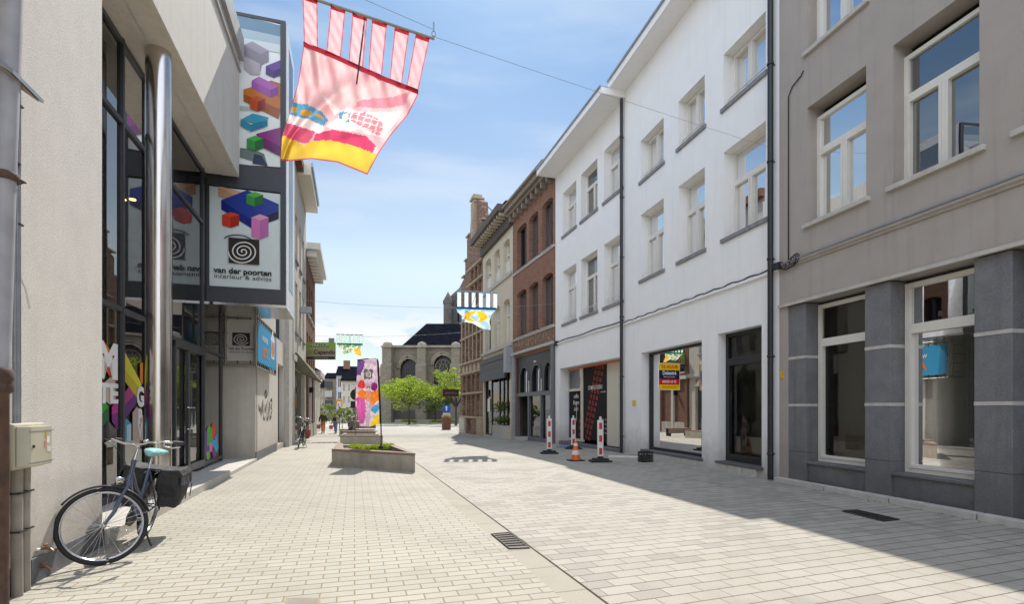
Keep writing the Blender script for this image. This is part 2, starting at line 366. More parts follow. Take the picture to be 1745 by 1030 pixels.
def shell(root, u0, u1, h, outer, holes, mat, depth=9, t=.35, y=0, base=-.7):
    """front wall with its openings, then sides, back and flat top behind it"""
    mb = MB(); mb.wall(outer or rect(u0, u1, base, h), holes, y, y - t)
    mb.build('wall', mat, root)
    b = MB(); a, d = min(u0, u1), max(u0, u1)
    b.box(a + .012, a + .25, y - depth, y - t - .004, base, h - .05); b.box(d - .25, d - .012, y - depth, y - t - .004, base, h - .05)
    b.box(a + .25, d - .25, y - depth, y - depth + .25, base, h - .05); b.box(a + .25, d - .25, y - depth + .25, y - t - .004, h - .25, h - .06)
    b.build('side_wall', mat, root)
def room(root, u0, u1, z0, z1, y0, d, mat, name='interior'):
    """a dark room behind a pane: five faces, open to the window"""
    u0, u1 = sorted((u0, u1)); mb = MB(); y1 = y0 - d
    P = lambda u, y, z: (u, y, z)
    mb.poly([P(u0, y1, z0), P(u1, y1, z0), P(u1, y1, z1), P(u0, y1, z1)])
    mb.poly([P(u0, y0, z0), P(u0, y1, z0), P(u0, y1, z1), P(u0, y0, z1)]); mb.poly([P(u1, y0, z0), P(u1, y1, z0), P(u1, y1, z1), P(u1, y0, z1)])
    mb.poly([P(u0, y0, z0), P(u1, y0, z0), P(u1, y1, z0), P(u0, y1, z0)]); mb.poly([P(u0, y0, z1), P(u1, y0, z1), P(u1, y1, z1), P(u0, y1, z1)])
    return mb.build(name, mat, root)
def win(root, u0, u1, z0, z1, off, frame=None, glass=None, transom=.3, mull=True, fw=.065, sill=None, sillm=None, rail=None,
        cur=None, inner=None, deep=.9, name='window', vm=.5, sash=.035):
    """casement window: outer frame, transom, mullion, sash profiles, pane, sill, curtain"""
    frame = frame or pvc; glass = glass or glass_up; u0, u1 = sorted((u0, u1)); y = off; d = .07
    mb = MB(); mb.box(u0, u0 + fw, y - d, y, z0, z1); mb.box(u1 - fw, u1, y - d, y, z0, z1)
    mb.box(u0 + fw, u1 - fw, y - d, y, z0, z0 + fw); mb.box(u0 + fw, u1 - fw, y - d, y, z1 - fw, z1)
    zt = z1 - (z1 - z0) * transom if transom else z1 - fw
    if transom: mb.box(u0 + fw, u1 - fw, y - d, y + .015, zt - .045, zt + .045)
    zl = zt - .045 if transom else z1 - fw; um = u0 + (u1 - u0) * vm
    cells = [(u0 + fw, um - .03), (um + .03, u1 - fw)] if mull else [(u0 + fw, u1 - fw)]
    if mull: mb.box(um - .03, um + .03, y - d, y + .012, z0 + fw, zl)
    for a, b in cells:                                         # opening sashes stand proud of the frame
        mb.box(a + .002, a + sash, y - .05, y + .022, z0 + fw + .002, zl - .002); mb.box(b - sash, b - .002, y - .05, y + .022, z0 + fw + .002, zl - .002)
        mb.box(a + sash, b - sash, y - .05, y + .022, z0 + fw + .002, z0 + fw + sash); mb.box(a + sash, b - sash, y - .05, y + .022, zl - sash, zl - .002)
    w = mb.build(name, frame, root)
    g = MB(); g.add([(u0 + fw * .5, y - .045, z0 + fw * .5), (u1 - fw * .5, y - .045, z0 + fw * .5), (u1 - fw * .5, y - .045, z1 - fw * .5), (u0 + fw * .5, y - .045, z1 - fw * .5)], [(0, 1, 2, 3)])
    g.build('pane', glass, w)
    if sill: s_ = MB().box(u0 - sill[0], u1 + sill[0], off - .02, sill[1], z0 - sill[2], z0); s_.build('sill', sillm or sill_s, w, bevel=.006)
    if rail: r_ = MB(); [r_.tube([(u0, off + .13, z0 + q), (u1, off + .13, z0 + q)], .012, 6) for q in rail]; r_.build('rail', pvc, w)
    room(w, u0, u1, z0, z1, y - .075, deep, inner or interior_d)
    if cur:
        k = MB(); a, b, q0, q1 = cur; n = 24
        vs = [(u0 + (u1 - u0) * (a + (b - a) * i / n), y - .16 + .018 * math.sin(i * 2.4), z) for i in range(n + 1) for z in (z0 + (z1 - z0) * q0, z0 + (z1 - z0) * q1)]
        k.add(vs, [(2*i, 2*i+2, 2*i+3, 2*i+1) for i in range(n)], smooth=True); k.build('curtain', curtain, w)
    return w

# ---- taupe house, nearest on the right
gr = thing('rendered_house', 'taupe rendered house with blue stone shopfront pillars, at the right edge of the street', 'house', (*G.o, 0), G.rz)
GH = 10.55; gh = []
u = G.u
upA = (u(1376), u(1476)); upB = (u(1522), u(1669)); upC = (u(1740), u(1740) - 1.2)
for (a, b) in (upA, upB, upC, (upC[1] - .9, upC[1] - 2.2), (upC[1] - 3.1, upC[1] - 4.4)):
    gh.append(rect(a, b, 4.73, 6.82)); gh.append(rect(a, b, 7.84, 9.75))
gh.append(rect(-.22, -15, -.6, 3.34))
shell(gr, 0, -16, GH, rect(0, -16, -.7, GH), gh, gray_r)
gcol = M_plain('grey_green_pane', (.25, .27, .26), .5)
for (a, b) in (upA, upB, upC, (upC[1] - .9, upC[1] - 2.2), (upC[1] - 3.1, upC[1] - 4.4)):
    win(gr, a, b, 4.73, 6.66, -.2, transom=.33, sill=(.08, .06, .075), sillm=light_st, inner=interior_d, deep=.8)
    win(gr, a, b, 7.84, 9.7, -.2, transom=.33, sill=(.08, .06, .075), sillm=light_st, inner=interior_d, deep=.8)
MB().box(-.02, -15.9, .003, .075, 4.152, 4.172).build('flashing', zinc, gr); MB().prism([(.003, 4.06), (.025, 4.06), (.03, 4.09), (.06, 4.11), (.06, 4.15), (.003, 4.15)], -.02, -15.9, 'x').build('moulding', gray_r, gr)
mb = MB(); mb.box(-.02, -15.9, .002, .06, 3.33, 3.385); mb.build('ledge', light_st, gr)
# shopfront: recessed plane, stone pillars, sills and windows
po = -.02; rc = -.34
pil = [(u(1330), u(1371)), (u(1472), u(1515)), (u(1658), u(1723)), (u(1723) - 1.6, u(1723) - 2.2)]
for i, (a, b) in enumerate(pil):
    a, b = max(a, b), min(a, b); mb = MB()
    zz = [.06, .62, 1.42, 1.47, 2.28, 2.33, 3.32]
    for k, (z0, z1) in enumerate(((.02, .60), (.604, 1.44), (1.49, 2.32), (2.37, 3.32))): mb.box(a, b, rc - .1, po, z0, z1)
    pp = mb.build('pillar', blue_stone, gr, bevel=.006)
    for z0, z1 in ((1.44, 1.49), (2.32, 2.37)): MB().box(a, b, rc - .1, po + .006, z0, z1).build('stone_band', light_st, pp)
for (a, b) in ((u(1371), u(1472)), (u(1515), u(1658))):
    MB().box(a - .003, b + .003, rc, po - .05, .02, .40).build('stall_riser', blue_stone, gr)
    MB().box(a - .003, b + .003, rc, po - .01, .402, .445).build('sill', blue_stone, gr, bevel=.006)
for (a, b) in ((u(1371), u(1472)), (u(1515), u(1658))):
    a, b = max(a, b), min(a, b)
    win(gr, a - .01, b + .01, .447, 3.28, rc + .06, glass=glass_shop, transom=.235, mull=False, fw=.07, inner=M_plain('drawn_blind', (.13, .12, .105), .9, var=.05), deep=.35, sash=.05, name='shop_window')
# recessed dark doorway beyond the third pillar
a, b = u(1723), u(1723) - 1.6
mb = MB(); mb.box(a, b, rc - 1.2, rc - 1.15, 0, 3.3); mb.build('doorway', blue_stone, gr)
MB().box(a - .3, b + .3, rc - 1.14, rc - 1.1, .05, 2.3).build('door', dark_m, gr)
mb = MB(); mb.box(-.22, -15, rc - 1.21, -.35, 3.28, 3.33); mb.build('soffit', dark_m, gr)
kb = MB(); kx = 0
while kx > -15: kb.box(kx - .01, kx - 1.2, -.02, .13, -.2, .085); kx -= 1.21
kb.build('kerb', light_st, gr, bevel=.01)
lt = MB(); lrng = random.Random(12)
for k in range(150):
    x = -lrng.random() ** .8 * 6.2 + .2; y = .16 + abs(lrng.gauss(0, .05)); a = lrng.uniform(0, 6.28); s_ = lrng.uniform(.006, .02)
    lt.add([(x + s_ * math.cos(a), y + s_ * math.sin(a), .008 + .01 * lrng.random()), (x - s_ * .5 * math.sin(a), y + s_ * .5 * math.cos(a), .006), (x - s_ * math.cos(a), y - s_ * math.sin(a), .01), (x + s_ * .5 * math.sin(a), y - s_ * .5 * math.cos(a), .012)], [(0, 1, 2, 3)])
lt.v = [tuple(G.w(v[0], v[1], v[2])) for v in lt.v]; tag(lt.build('leaf_litter', M_plain('dry_leaf', (.22, .12, .04), .9, var=.5, scale=20)), 'dry leaves blown along the kerb of the taupe house', 'leaves', kind='stuff')
# cable bracket and loops at the corner, thin cable on the wall
mb = MB(); uu, zz = G.hit(1360, 140, .02)
mb.tube([G.hit(1369, 120, .02)[0:1] + (.02,) + G.hit(1369, 120, .02)[1:], (G.u(1366), .02, G.z(1366, 130)), (G.u(1352), .02, G.z(1352, 147)), (G.u(1345), .02, G.z(1345, 165)), (G.u(1345), .02, 4.2)], .011, 6)
for k in range(9):
    cxu, czz = G.hit(1336 + 3 * k, 455 - 2 * k, .05); rr = .05 + .035 * random.random()
    mb.tube([(cxu + rr * math.cos(q * .5) * .8, .05 + .03 * random.random(), czz + rr * math.sin(q * .5) * (.5 + .12 * k)) for q in range(10)], .008, 5)
mb.tube([(0, .06, 4.12), (-.25, .06, 4.02), (-.45, .06, 4.05), (-.55, .05, 4.2)], .014, 6)
mb.build('cable_loops', cable_m, gr)
mb = MB(); mb.box(u(1330), u(1336), po + .002, po + .03, G.z(1336, 645), G.z(1336, 634)).build('gas_marker', M_plain('marker_yellow', (.75, .42, .02), .5), gr)

# ---- white houses
def eave(root, u0, u1, z, d=.6, t=.2, mat=None, gut=True):
    mb = MB(); mb.box(u0, u1, -.3, d, z, z + .035).box(u0, u0 + .02, .0, d - .031, z + .036, z + t - .001).box(u0, u1, d - .03, d, z + .035, z + t).build('eave', mat or white_r, root)
    if gut: MB().box(u0 + .01, u1 - .01, d - .028, d + .045, z + t, z + t + .06).box(u0 + .01, u1 - .01, -.35, d - .03, z + t, z + t + .03).build('gutter', zinc, root)
def pitched(root, u0, u1, z, d0, d1, hgt, mat):
    MB().prism([(d0, z), (d0 - .02, z + .12), ((d0 + d1) / 2, z + hgt), (d1, z)], u0, u1, 'x').build('roof', mat, root)
w2 = thing('white_house', 'white rendered house with six windows above a vacant black-framed shop window, beside the taupe house', 'house', (*W2.o, 0), W2.rz)
u = W2.u; H2 = 11.45
z = lambda px, py: W2.z(px, py)
cols2 = [(u(1091.7), u(1131)), (u(1156), u(1201)), (u(1233), u(1305))]
up = (8.56, 10.15); lo = (z(1228, 413) , 7.15)
up = (z(1227, 190), z(1233, 93)); lo = (z(1228, 410), z(1233, 260))
hol = [rect(a, b, *up) for a, b in cols2] + [rect(a, b, *lo) for a, b in cols2]
shopA = (u(1092.6), u(1196)); shopB = (u(1223.5), u(1298)); zA = z(1196, 579.7); zB = z(1223.8, 569.7)
hol += [rect(*shopA, .14, zA), rect(*shopB, .17, zB)]
shell(w2, 0, W2u, H2, rect(0, W2u, -.7, H2), hol, white_r)
for i, (a, b) in enumerate(cols2):
    win(w2, a, b, up[0], up[1], -.24, transom=None, sill=(.07, .05, .09), rail=(.2,), cur=(.02, .98, 0, 1) if i == 5 else None, vm=.55)
    win(w2, a, b, lo[0], lo[1], -.24, transom=.36, sill=(.07, .05, .09), vm=.55)
win(w2, *shopA, .2, zA, -.26, frame=black_m, glass=glass_shop, transom=None, mull=False, fw=.06, inner=interior, deep=3.2, name='shop_window', sash=.01)
MB().box(shopA[0] + .02, shopA[1] - .05, -.3, .03, .14, .2).build('sill', blue_stone, w2, bevel=.005)
dw = win(w2, *shopB, .22, zB, -.2, frame=black_m, glass=glass_shop, transom=.215, mull=False, fw=.09, inner=interior, deep=3.0, name='door', sash=.07)
hb = MB(); hu = max(shopB) - .32; hb.tube([(hu, -.19, .95), (hu, -.11, .95), (hu, -.11, 1.75), (hu, -.19, 1.75)], .014, 8).build('handle', black_m, dw)
MB().box(shopB[0] + .03, shopB[1] - .05, -.3, .07, .16, .215).build('door_step', blue_stone, w2, bevel=.006)
mb = MB()
for k in range(6): mb.box(shopA[0] - .1 - k * .52, shopA[0] - .1 - k * .52 - .5, .002, .02, -.02, .13)
mb.build('step_course', light_st, w2); mb = MB()
for k in range(3): mb.box(shopB[0] + .02 - k * .46, shopB[0] + .02 - k * .46 - .44, .002, .055, -.02, .155)
mb.build('step_course', light_st, w2)
zc = z(1310, 465)
MB().box(-.02, W2u + .02, .002, .06, zc - .05, zc).build('string_course', white_r, w2)
mb = MB(); n = 40
mb.tube([(W2u * i / n, .045 + .01 * math.sin(i), zc + .03 + .018 * math.sin(i * 1.7)) for i in range(n + 1)], .016, 6)
mb.box(-.12, .1, .02, .12, zc - .02, zc + .1); mb.build('wall_cable', cable_m, w2)
eave(w2, -.0, W2u - .0, H2, .58); pitched(w2, 0, W2u, H2 + .2, .5, -9, 3.2, slate)
mb = MB(); mb.box(u(1079), u(1084), .002, .03, z(1081, 692), z(1081, 683)).build('gas_marker', M_plain('marker_yellow2', (.7, .5, .03), .5), w2)
def downpipe(name, label, fr, uu, h, r=.05, y=.1, mat=None):
    t = thing(name, label, 'drainpipe', tuple(fr.w(uu, y, 0)), fr.rz)
    zz = gz(fr.w(uu).y)
    MB().tube([(0, 0, zz + .02), (0, 0, h - .25), (0, .0, h - .12), (0, .3, h)], r, 12).build('pipe', mat or black_m, t)
    mb = MB()
    for k in range(int(h / 1.9)):
        mb.lathe([(r + .001, .5 + k * 1.9), (r + .012, .5 + k * 1.9), (r + .012, .54 + k * 1.9), (r + .001, .54 + k * 1.9)], n=12).box(-.01, .01, -y, -r, .51 + k * 1.9, .53 + k * 1.9)
    mb.build('bracket', mat or black_m, t); return t
downpipe('downpipe', 'black drainpipe between the white house and the taupe house', W2, .12, H2 + .2, .055)
downpipe('downpipe', 'black drainpipe between the two white houses', W2, W2u + .05, H2, .05)

# rental board in the shop window
u0, u1 = W2.u(1123, .0), W2.u(1158, .0)
sb = thing('rental_board', 'yellow, navy and red TE HUUR board standing out from the vacant shop window', 'sign', tuple(W2.w(u1, -.22, 0)), W2.rz)
# it stands at right angles to the pane so that passers-by read it
zb0, zb1 = W2.z(1158, 664, -.1), W2.z(1158, 621, -.1)
SBF = Frame(W2.w(u1, -.2)[:2], W2.ey)                       # faces down the street, towards the viewer
sb.location = (*SBF.o, 0); sb.rotation_euler = (0, 0, SBF.rz)
o_ = SBF
bw = abs(SBF.u(1123) - SBF.u(1158)) if 1 else .8
ua = SBF.u(1158); ub = SBF.u(1123); lo_, hi_ = sorted((ua, ub)); zb0 = SBF.z(1140, 664.5); zb1 = SBF.z(1140, 620.5)
MB().box(lo_ - .012, hi_ + .012, -.035, -.004, zb0 - .012, zb1 + .012).build('board', M_plain('board_edge', (.8, .8, .8), .5), sb)
hh = zb1 - zb0; mb = MB()
for a, b, q in ((0, .19, '#f2c500'), (.19, .41, '#d3141c'), (.41, .75, '#15183a'), (.75, 1, '#f2c500')):
    mb.add([(lo_, 0, zb0 + a * hh), (hi_, 0, zb0 + a * hh), (hi_, 0, zb0 + b * hh), (lo_, 0, zb0 + b * hh)], [(0, 1, 2, 3)], 0, c(q))
cu_ = (lo_ + hi_) / 2; wd = hi_ - lo_
put_text(mb, 'TE HUUR', hh * .19, cu_, zb0 + hh * .875, .004, c('#d3141c'), .02, .92)
put_text(mb, 'Delestré', hh * .21, cu_, zb0 + hh * .64, .004, c('#ffffff'), .012, .8)
put_text(mb, 'MAKELAARS', hh * .075, cu_, zb0 + hh * .49, .004, c('#c8cbe0'), .01, 1.2)
put_text(mb, '004/33 63 93', hh * .14, cu_, zb0 + hh * .30, .004, c('#ffffff'), .01, .72, sp=1.1)
put_text(mb, 'www.delestre.be', hh * .09, cu_, zb0 + hh * .10, .004, c('#b3541a'), .01, .95)
mb.build('lettering', printm, sb)

w1 = thing('white_house', 'white rendered house above a black COMING SOON shop window, next to the red brick house', 'house', (*W1.o, 0), W1.rz)
u = W1.u; z = lambda px, py: W1.z(px, py)
cols1 = [(u(959), u(982)), (u(990), u(1018)), (u(1029), u(1061))]; H1 = 11.25
up = (z(1025, 351) + .05, z(1029, 258)); lo = (z(1024, 529) + .05, z(1029, 417.5))
oA = (u(953.5), u(1061.6)); zt = z(953.5, 629)
hol = [rect(a, b, *up) for a, b in cols1] + [rect(a, b, *lo) for a, b in cols1] + [rect(*oA, -.1, zt)]
shell(w1, 0, W1u, H1, rect(0, W1u, -.7, H1), hol, white_r, t=.5)
for i, (a, b) in enumerate(cols1):
    win(w1, a, b, up[0], up[1], -.24, transom=.33, sill=(.07, .05, .1), cur=(.03, .5, .05, .95))
    win(w1, a, b, lo[0], lo[1], -.24, transom=.33, sill=(.07, .05, .1), rail=(.28,), cur=(.03, .5, .05, .95))
eave(w1, -.05, W1u, H1, .85); pitched(w1, 0, W1u, H1 + .2, .5, -9, 3.0, slate)
zc1 = z(1061, 550)
mb = MB().box(.05, W1u - .02, .002, .05, zc1 - .05, zc1).build('string_course', white_r, w1)
mb = MB(); mb.tube([(W1u * i / n, .05, zc1 + .04 - .02 * math.sin(i * .35)) for i in range(n + 1)], .02, 6).box(W1u - .3, W1u - .15, .01, .12, zc1 - .1, zc1 + .1).build('wall_cable', cable_m, w1)
ry = -.42; f = lambda px, py: W1.hit(px, py, ry); U = lambda px: W1.u(px, ry)
uL = max(oA)
base = gz(W1.w(2).y) + .12
fr_ = MB(); zz1 = zt - .02
fr_.box(U(966), uL, ry - .08, ry + .02, base, zz1)
dz_t = f(970, 666)[1]
for a, b in ((U(966), U(968.5)), (U(990.5), U(994)), ): fr_.box(a, b, ry - .06, ry + .03, base, zz1)
fr_.box(U(968.5), U(990.5), ry - .06, ry + .025, dz_t - .05, dz_t + .05); fr_.box(U(968.5), U(990.5), ry - .06, ry + .025, zz1 - .06, zz1)
fr_.box(U(968.5), U(990.5), ry - .06, ry + .025, base, base + .1)
sw = fr_.build('shop_window', cream, w1)
ora = MB().box(U(966) - .0, U(966) + .03, ry + .02, ry + .05, base, zz1).box(U(966), min(oA) + .01, ry + .0, ry + .06, zz1 - .05, zz1 + .0).build('primer_strip', M_plain('orange_primer', (.75, .22, .07), .7), w1)
blk = M_plain('black_foil', (.022, .019, .018), .75, var=.1, spec=.15)
MB().box(U(968.5), U(990.5), ry - .05, ry - .02, base + .1, dz_t - .05).build('door_foil', blk, sw)
MB().box(U(968.5), U(990.5), ry - .05, ry - .045, dz_t + .05, zz1 - .06).build('pane', glass_up, sw)
bp = MB().box(U(994), U(1034.5), ry - .05, ry - .005, base + .12, zz1 - .03).build('foil_panel', blk, sw)
cr = MB(); a, b = U(1034.5), min(oA)
nb = 9
for k in range(nb): cr.box(a + (b - a) * k / nb, a + (b - a) * (k + .96) / nb, ry - .05, ry, base, zz1)
cr.box(U(1053), U(1055), ry, ry + .02, base, f(1054, 644)[1]).box(U(1055), min(oA), ry, ry + .02, f(1054, 644)[1], f(1054, 644)[1] + .04)
cr.build('boarding', cream, w1)
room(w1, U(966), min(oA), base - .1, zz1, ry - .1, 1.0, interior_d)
mb = MB(); red = c('#c8402a'); ht = zz1 - base - .2; nrow = 13
p0 = f(1022, 628); p1 = f(999, 752)
for k in range(nrow):
    t_ = k / (nrow - 1); uu = p0[0] + (p1[0] - p0[0]) * t_; z_ = zz1 - .1 + (base + .2 - zz1 + .1) * t_
    for q, ch in enumerate('HON'):
        du = (1 - q) * .26; x_ = uu + du; 
        if x_ > U(995) - .1: continue
        put_text(mb, ch, .235, x_, z_ - q * .04 + .02, ry + .0, red, .02, .85)
for k in range(5): put_text(mb, 'HO', .3, U(988.5) + .0, base + .3 + k * .3 if 0 else base + .25 + k * .28, ry - .012, red, .02, .6) if k < 3 else None
put_text(mb, 'COMING SOON!', .21, (U(996) + U(1034)) / 2, f(1015, 661)[1], ry + .004, c('#f0ece6'), .012, .72, sp=1.12)
put_text(mb, 'more info', .1, U(1028), f(1028, 668)[1], ry + .004, c('#d8d4cc'), .01)
for k, s_ in enumerate(('coffee', 'Burgers', 'lunch')): put_text(mb, s_, .24, (U(972) + U(989)) / 2 - .04, f(979, 676)[1] - k * .26, ry - .014, c('#e8e4dc'), .015, .8, shear=.4)
for k in range(4): put_text(mb, 'MON - SUN', .09, U(1030), f(1030, 716)[1] - k * .16, ry + .004, c('#c8c4bc'), .01)
mb.build('lettering', printm, sw)
MB().tube([(U(985), ry + .06, .9), (U(985), ry + .06, 1.7)], .015, 6).build('handle', chrome, sw)
MB().box(uL - .05, W1.u(1061) + .05, -.3, .05, -.3, base - .02).build('base_ledge', plinth_s, w1)
# ---- red brick house with an arched shopfront
br = thing('brick_house', 'red brick house with grey arched shopfront below two rows of dark windows', 'house', (*BR.o, 0), BR.rz)
u = BR.u; z = BR.z
colsb = [(u(881), u(897)), (u(901.5), u(917)), (u(923.5), u(942))]; HB = z(945, 293)
up = (z(921, 433), z(941, 333)); lo = (z(921, 561), z(941, 462))
zs1 = z(944, 587)                                            # top of the shopfront
opn = (u(878), u(941)); bz = gz(BR.w(3).y)
hol = [arch(a, b, up[0], up[1] - .15, up[1], 6) for a, b in colsb] + [arch(a, b, lo[0], lo[1] - .15, lo[1], 6) for a, b in colsb] + [rect(*opn, bz + .02, zs1 - .15)]
shell(br, 0, BRu, HB, rect(0, BRu, -.8, HB), hol, brick_r, t=.4)
dk = M_plain('dark_brown_pane', (.06, .045, .04), .2)
glass_dk = M_glass('dull_glass', 1.45, (.35, .33, .32))
for a, b in colsb:
    for q in (up, lo): win(br, a, b, q[0], q[1], -.22, frame=dark_m, glass=glass_dk, transom=None, mull=True, sill=(.05, .05, .1), sillm=light_st, fw=.05)
MB().box(.02, BRu - .02, .002, .05, up[0] - .14, up[0] - .04).build('string_course', light_st, br)
MB().box(.02, BRu - .02, .002, .05, lo[0] - .14, lo[0] - .04).build('string_course', light_st, br)
MB().box(.02, BRu - .02, .002, .012, zs1 + .12, lo[0] - .14).build('stripped_band', brick_o, br)
mb = MB(); mb.box(0, BRu, .002, .35, HB - .1, HB + .05).box(0, BRu, .002, .5, HB + .05, HB + .3).box(0, BRu, .002, .62, HB + .3, HB + .42)
for k in range(9): mb.box(BRu * (k + .5) / 9 - .09, BRu * (k + .5) / 9 + .09, .002, .3, HB - .4, HB - .1)
mb.build('cornice', M_plain('weathered_cornice', (.25, .21, .165), .9, var=.25, dirt=.5), br); pitched(br, 0, BRu, HB + .3, .5, -9, 2.5, slate)
gp = M_plain('grey_shopfront_paint', (.13, .135, .15), .5, var=.08)
dgp = M_plain('dark_shopfront_paint', (.04, .038, .038), .5, var=.1)
MB().box(.02, BRu - .02, .002, .14, zs1, zs1 + .12).build('ledge', light_st, br)
sf = MB(); za = z(941, 672); yb = -.2
ar = [(u(942 - 3) , u(924)), (u(920), u(903)), (u(899), u(883))]
archs = [arch(a, b, za + .18, za + .75, za + 1.45, 12) for a, b in ar]
sf.wall(rect(opn[0], opn[1], za, zs1), archs, yb + .12, yb + .02, 0)
sfo = sf.build('shopfront', dgp, br)
for a, b in ar:
    a, b = min(a, b), max(a, b); o_ = arch(a, b, za + .18, za + .75, za + 1.45, 12)[1:]
    mb = MB(); mb.tube([(p[0], yb + .13, p[1]) for p in o_], .035, 6); mb.box((a+b)/2 - .02, (a+b)/2 + .02, yb + .04, yb + .09, za + .18, za + 1.3); mb.build('arch_frame', gp, sfo)
MB().box(*opn, yb - .005, yb, za + .1, za + 1.6).build('pane', glass_up, sfo)
mb = MB().box(*opn, yb, yb + .16, za - .02, za + .16)
for px in (879.5, 898, 919, 940.5): mb.box(u(px) - .07, u(px) + .07, yb, yb + .14, bz, za)
mb.box(u(898), u(940), yb, yb + .12, bz, bz + .2).build('shop_frame', gp, br)
MB().box(u(898), u(940), yb + .02, yb + .03, bz + .2, za).build('pane', M_glass('clear_shop_glass', 1.9, (.8, .85, .82)), sfo)
MB().box(u(898), u(940), yb - .5, yb - .45, bz, bz + 1.15).build('window_display', M_plain('turquoise_board', (.10, .33, .33), .6), br)
MB().box(u(879), u(898), yb - .8, yb - .7, bz, za).build('doorway', brick_d, br)
MB().box(u(897), u(879), yb - .7, .12, bz - .1, bz + .12).build('door_step', light_st, br)
MB().box(u(941.5) - .0, u(946), .002, .1, bz, zs1).build('pilaster', gp, br); MB().box(u(874.5), u(878), .002, .1, bz, zs1).build('pilaster', M_plain('pale_grey_stone', (.33, .33, .34), .7), br)
MB().lathe([(0, -.06), (.06, -.05), (.07, .0), (.0, .03)], n=10).build('lamp', pvc, br, M=Matrix.Translation((u(916), .12, z(916, 616))))
room(br, *opn, bz, zs1, yb - .02, 2.6, interior_d)

# ---- cream stuccoed house
yellow = M_plain('cream_stucco', (.62, .55, .42), .9, var=.06, scale=3, bump=.2, streak=.25)
ye = thing('stucco_house', 'cream stuccoed house with dark bracketed eaves, between the brick house and the stepped gable', 'house', (*YE.o, 0), YE.rz)
u = YE.u; z = YE.z; bz = gz(YE.w(3).y)
colsy = [(u(827), u(836.5)), (u(842), u(851.5)), (u(858), u(868.5))]; HY_ = z(872, 368)
up = (z(858, 472), z(868, 404)); lo = (z(858, 587), z(868, 507))
opn = (u(825), u(869)); zs1 = z(869, 625)
hol = [arch(a, b, q[0], q[1] - .22, q[1], 8) for a, b in colsy for q in (up, lo)] + [rect(*opn, bz + .02, zs1)]
shell(ye, 0, YEu, HY_, rect(0, YEu, -.8, HY_), hol, yellow, t=.4)
for i, (a, b) in enumerate(colsy):
    w = win(ye, a, b, up[0], up[1], -.22, frame=pvc, glass=glass_dk, transom=.4, sill=(.05, .06, .1), sillm=light_st, fw=.04, sash=.012, deep=.5)
    MB().box(a + .1, b - .1, -.18, -.15, up[0] + .02, up[0] + .75).build('panel', pvc, w)
    win(ye, a, b, lo[0], lo[1], -.22, frame=pvc, glass=glass_dk, transom=.35, sill=(.05, .06, .1), sillm=light_st, fw=.04, sash=.012, deep=.5)
MB().box(.02, YEu - .02, .002, .09, up[0] - .24, up[0] - .11).build('string_course', light_st, ye)
MB().box(.02, YEu - .02, .002, .12, lo[0] - .26, lo[0] - .11).build('string_course', light_st, ye)
brown = M_plain('brown_soffit', (.10, .075, .06), .7)
mb = MB().box(0, YEu, .0, .85, HY_ + .12, HY_ + .5).box(0, YEu, .002, .2, HY_ - .55, HY_ + .12); mb.build('eave', brown, ye)
for k in range(13): MB().box(YEu * (k + .5) / 13 - .07, YEu * (k + .5) / 13 + .07, .18, .7, HY_ - .02, HY_ + .118).build('bracket', yellow, ye)
pitched(ye, 0, YEu, HY_ + .5, .5, -9, 3, slate)
# shopfront with a closed box awning
ag = M_plain('awning_grey', (.10, .10, .095), .7, var=.2)
z1_ = z(869, 604); z2 = z(869, 645) ; 
mb = MB(); mb.box(opn[0] + .0, opn[1], .0, .28, zs1 - .0, zs1 + .45).box(opn[0], opn[1], .002, .3, zs1 + .47, zs1 + .75)
mb.prism([(.0, zs1 - .0), (.27, zs1 - .0), (.34, zs1 - .6), (.26, zs1 - .62)], opn[0], opn[1], 'x').build('awning', ag, ye)
MB().box(u(869) - .05, u(873.5), .0, .38, zs1 - .35, zs1 + 1.0).build('awning_cheek', M_plain('cheek_grey', (.35, .36, .38), .6), ye)
yf = -.15; mb = MB()
for px in (825.5, 835, 848, 855, 861, 868.5): mb.box(u(px) - .06, u(px) + .06, yf - .05, yf + .05, bz, zs1)
mb.box(*opn, yf - .05, yf + .06, bz, bz + .12).build('shop_frame', black_m, ye)
MB().box(*opn, yf - .01, yf, bz + .1, zs1).build('pane', glass_shop, ye)
MB().box(u(849), u(869), yf + .05, .35, bz - .05, bz + .75).build('stall_riser', light_st, ye)
MB().box(u(829), u(833), yf + .06, yf + .08, bz + 1.5, bz + 2.3).build('notice', pvc, ye)
room(ye, *opn, bz, zs1, yf - .06, 2.4, interior_d)
sc_ = thing('window_shrub', 'green shrub behind the glass of the cream house shopfront', 'shrub', tuple(YE.w(u(859), .2, bz + .75)), YE.rz)

# ---- stepped gable house
old = brick_o
go = thing('gabled_house', 'old brick and sandstone house with a tall stepped gable', 'house', (*GO.o, 0), GO.rz)
sand = M_plain('sandstone', (.42, .34, .23), .9, var=.2, scale=6, bump=.4, dirt=.4, streak=.3)
u = GO.u; z = GO.z; bz = gz(GO.w(3).y)
UC = u(811); L = GOu
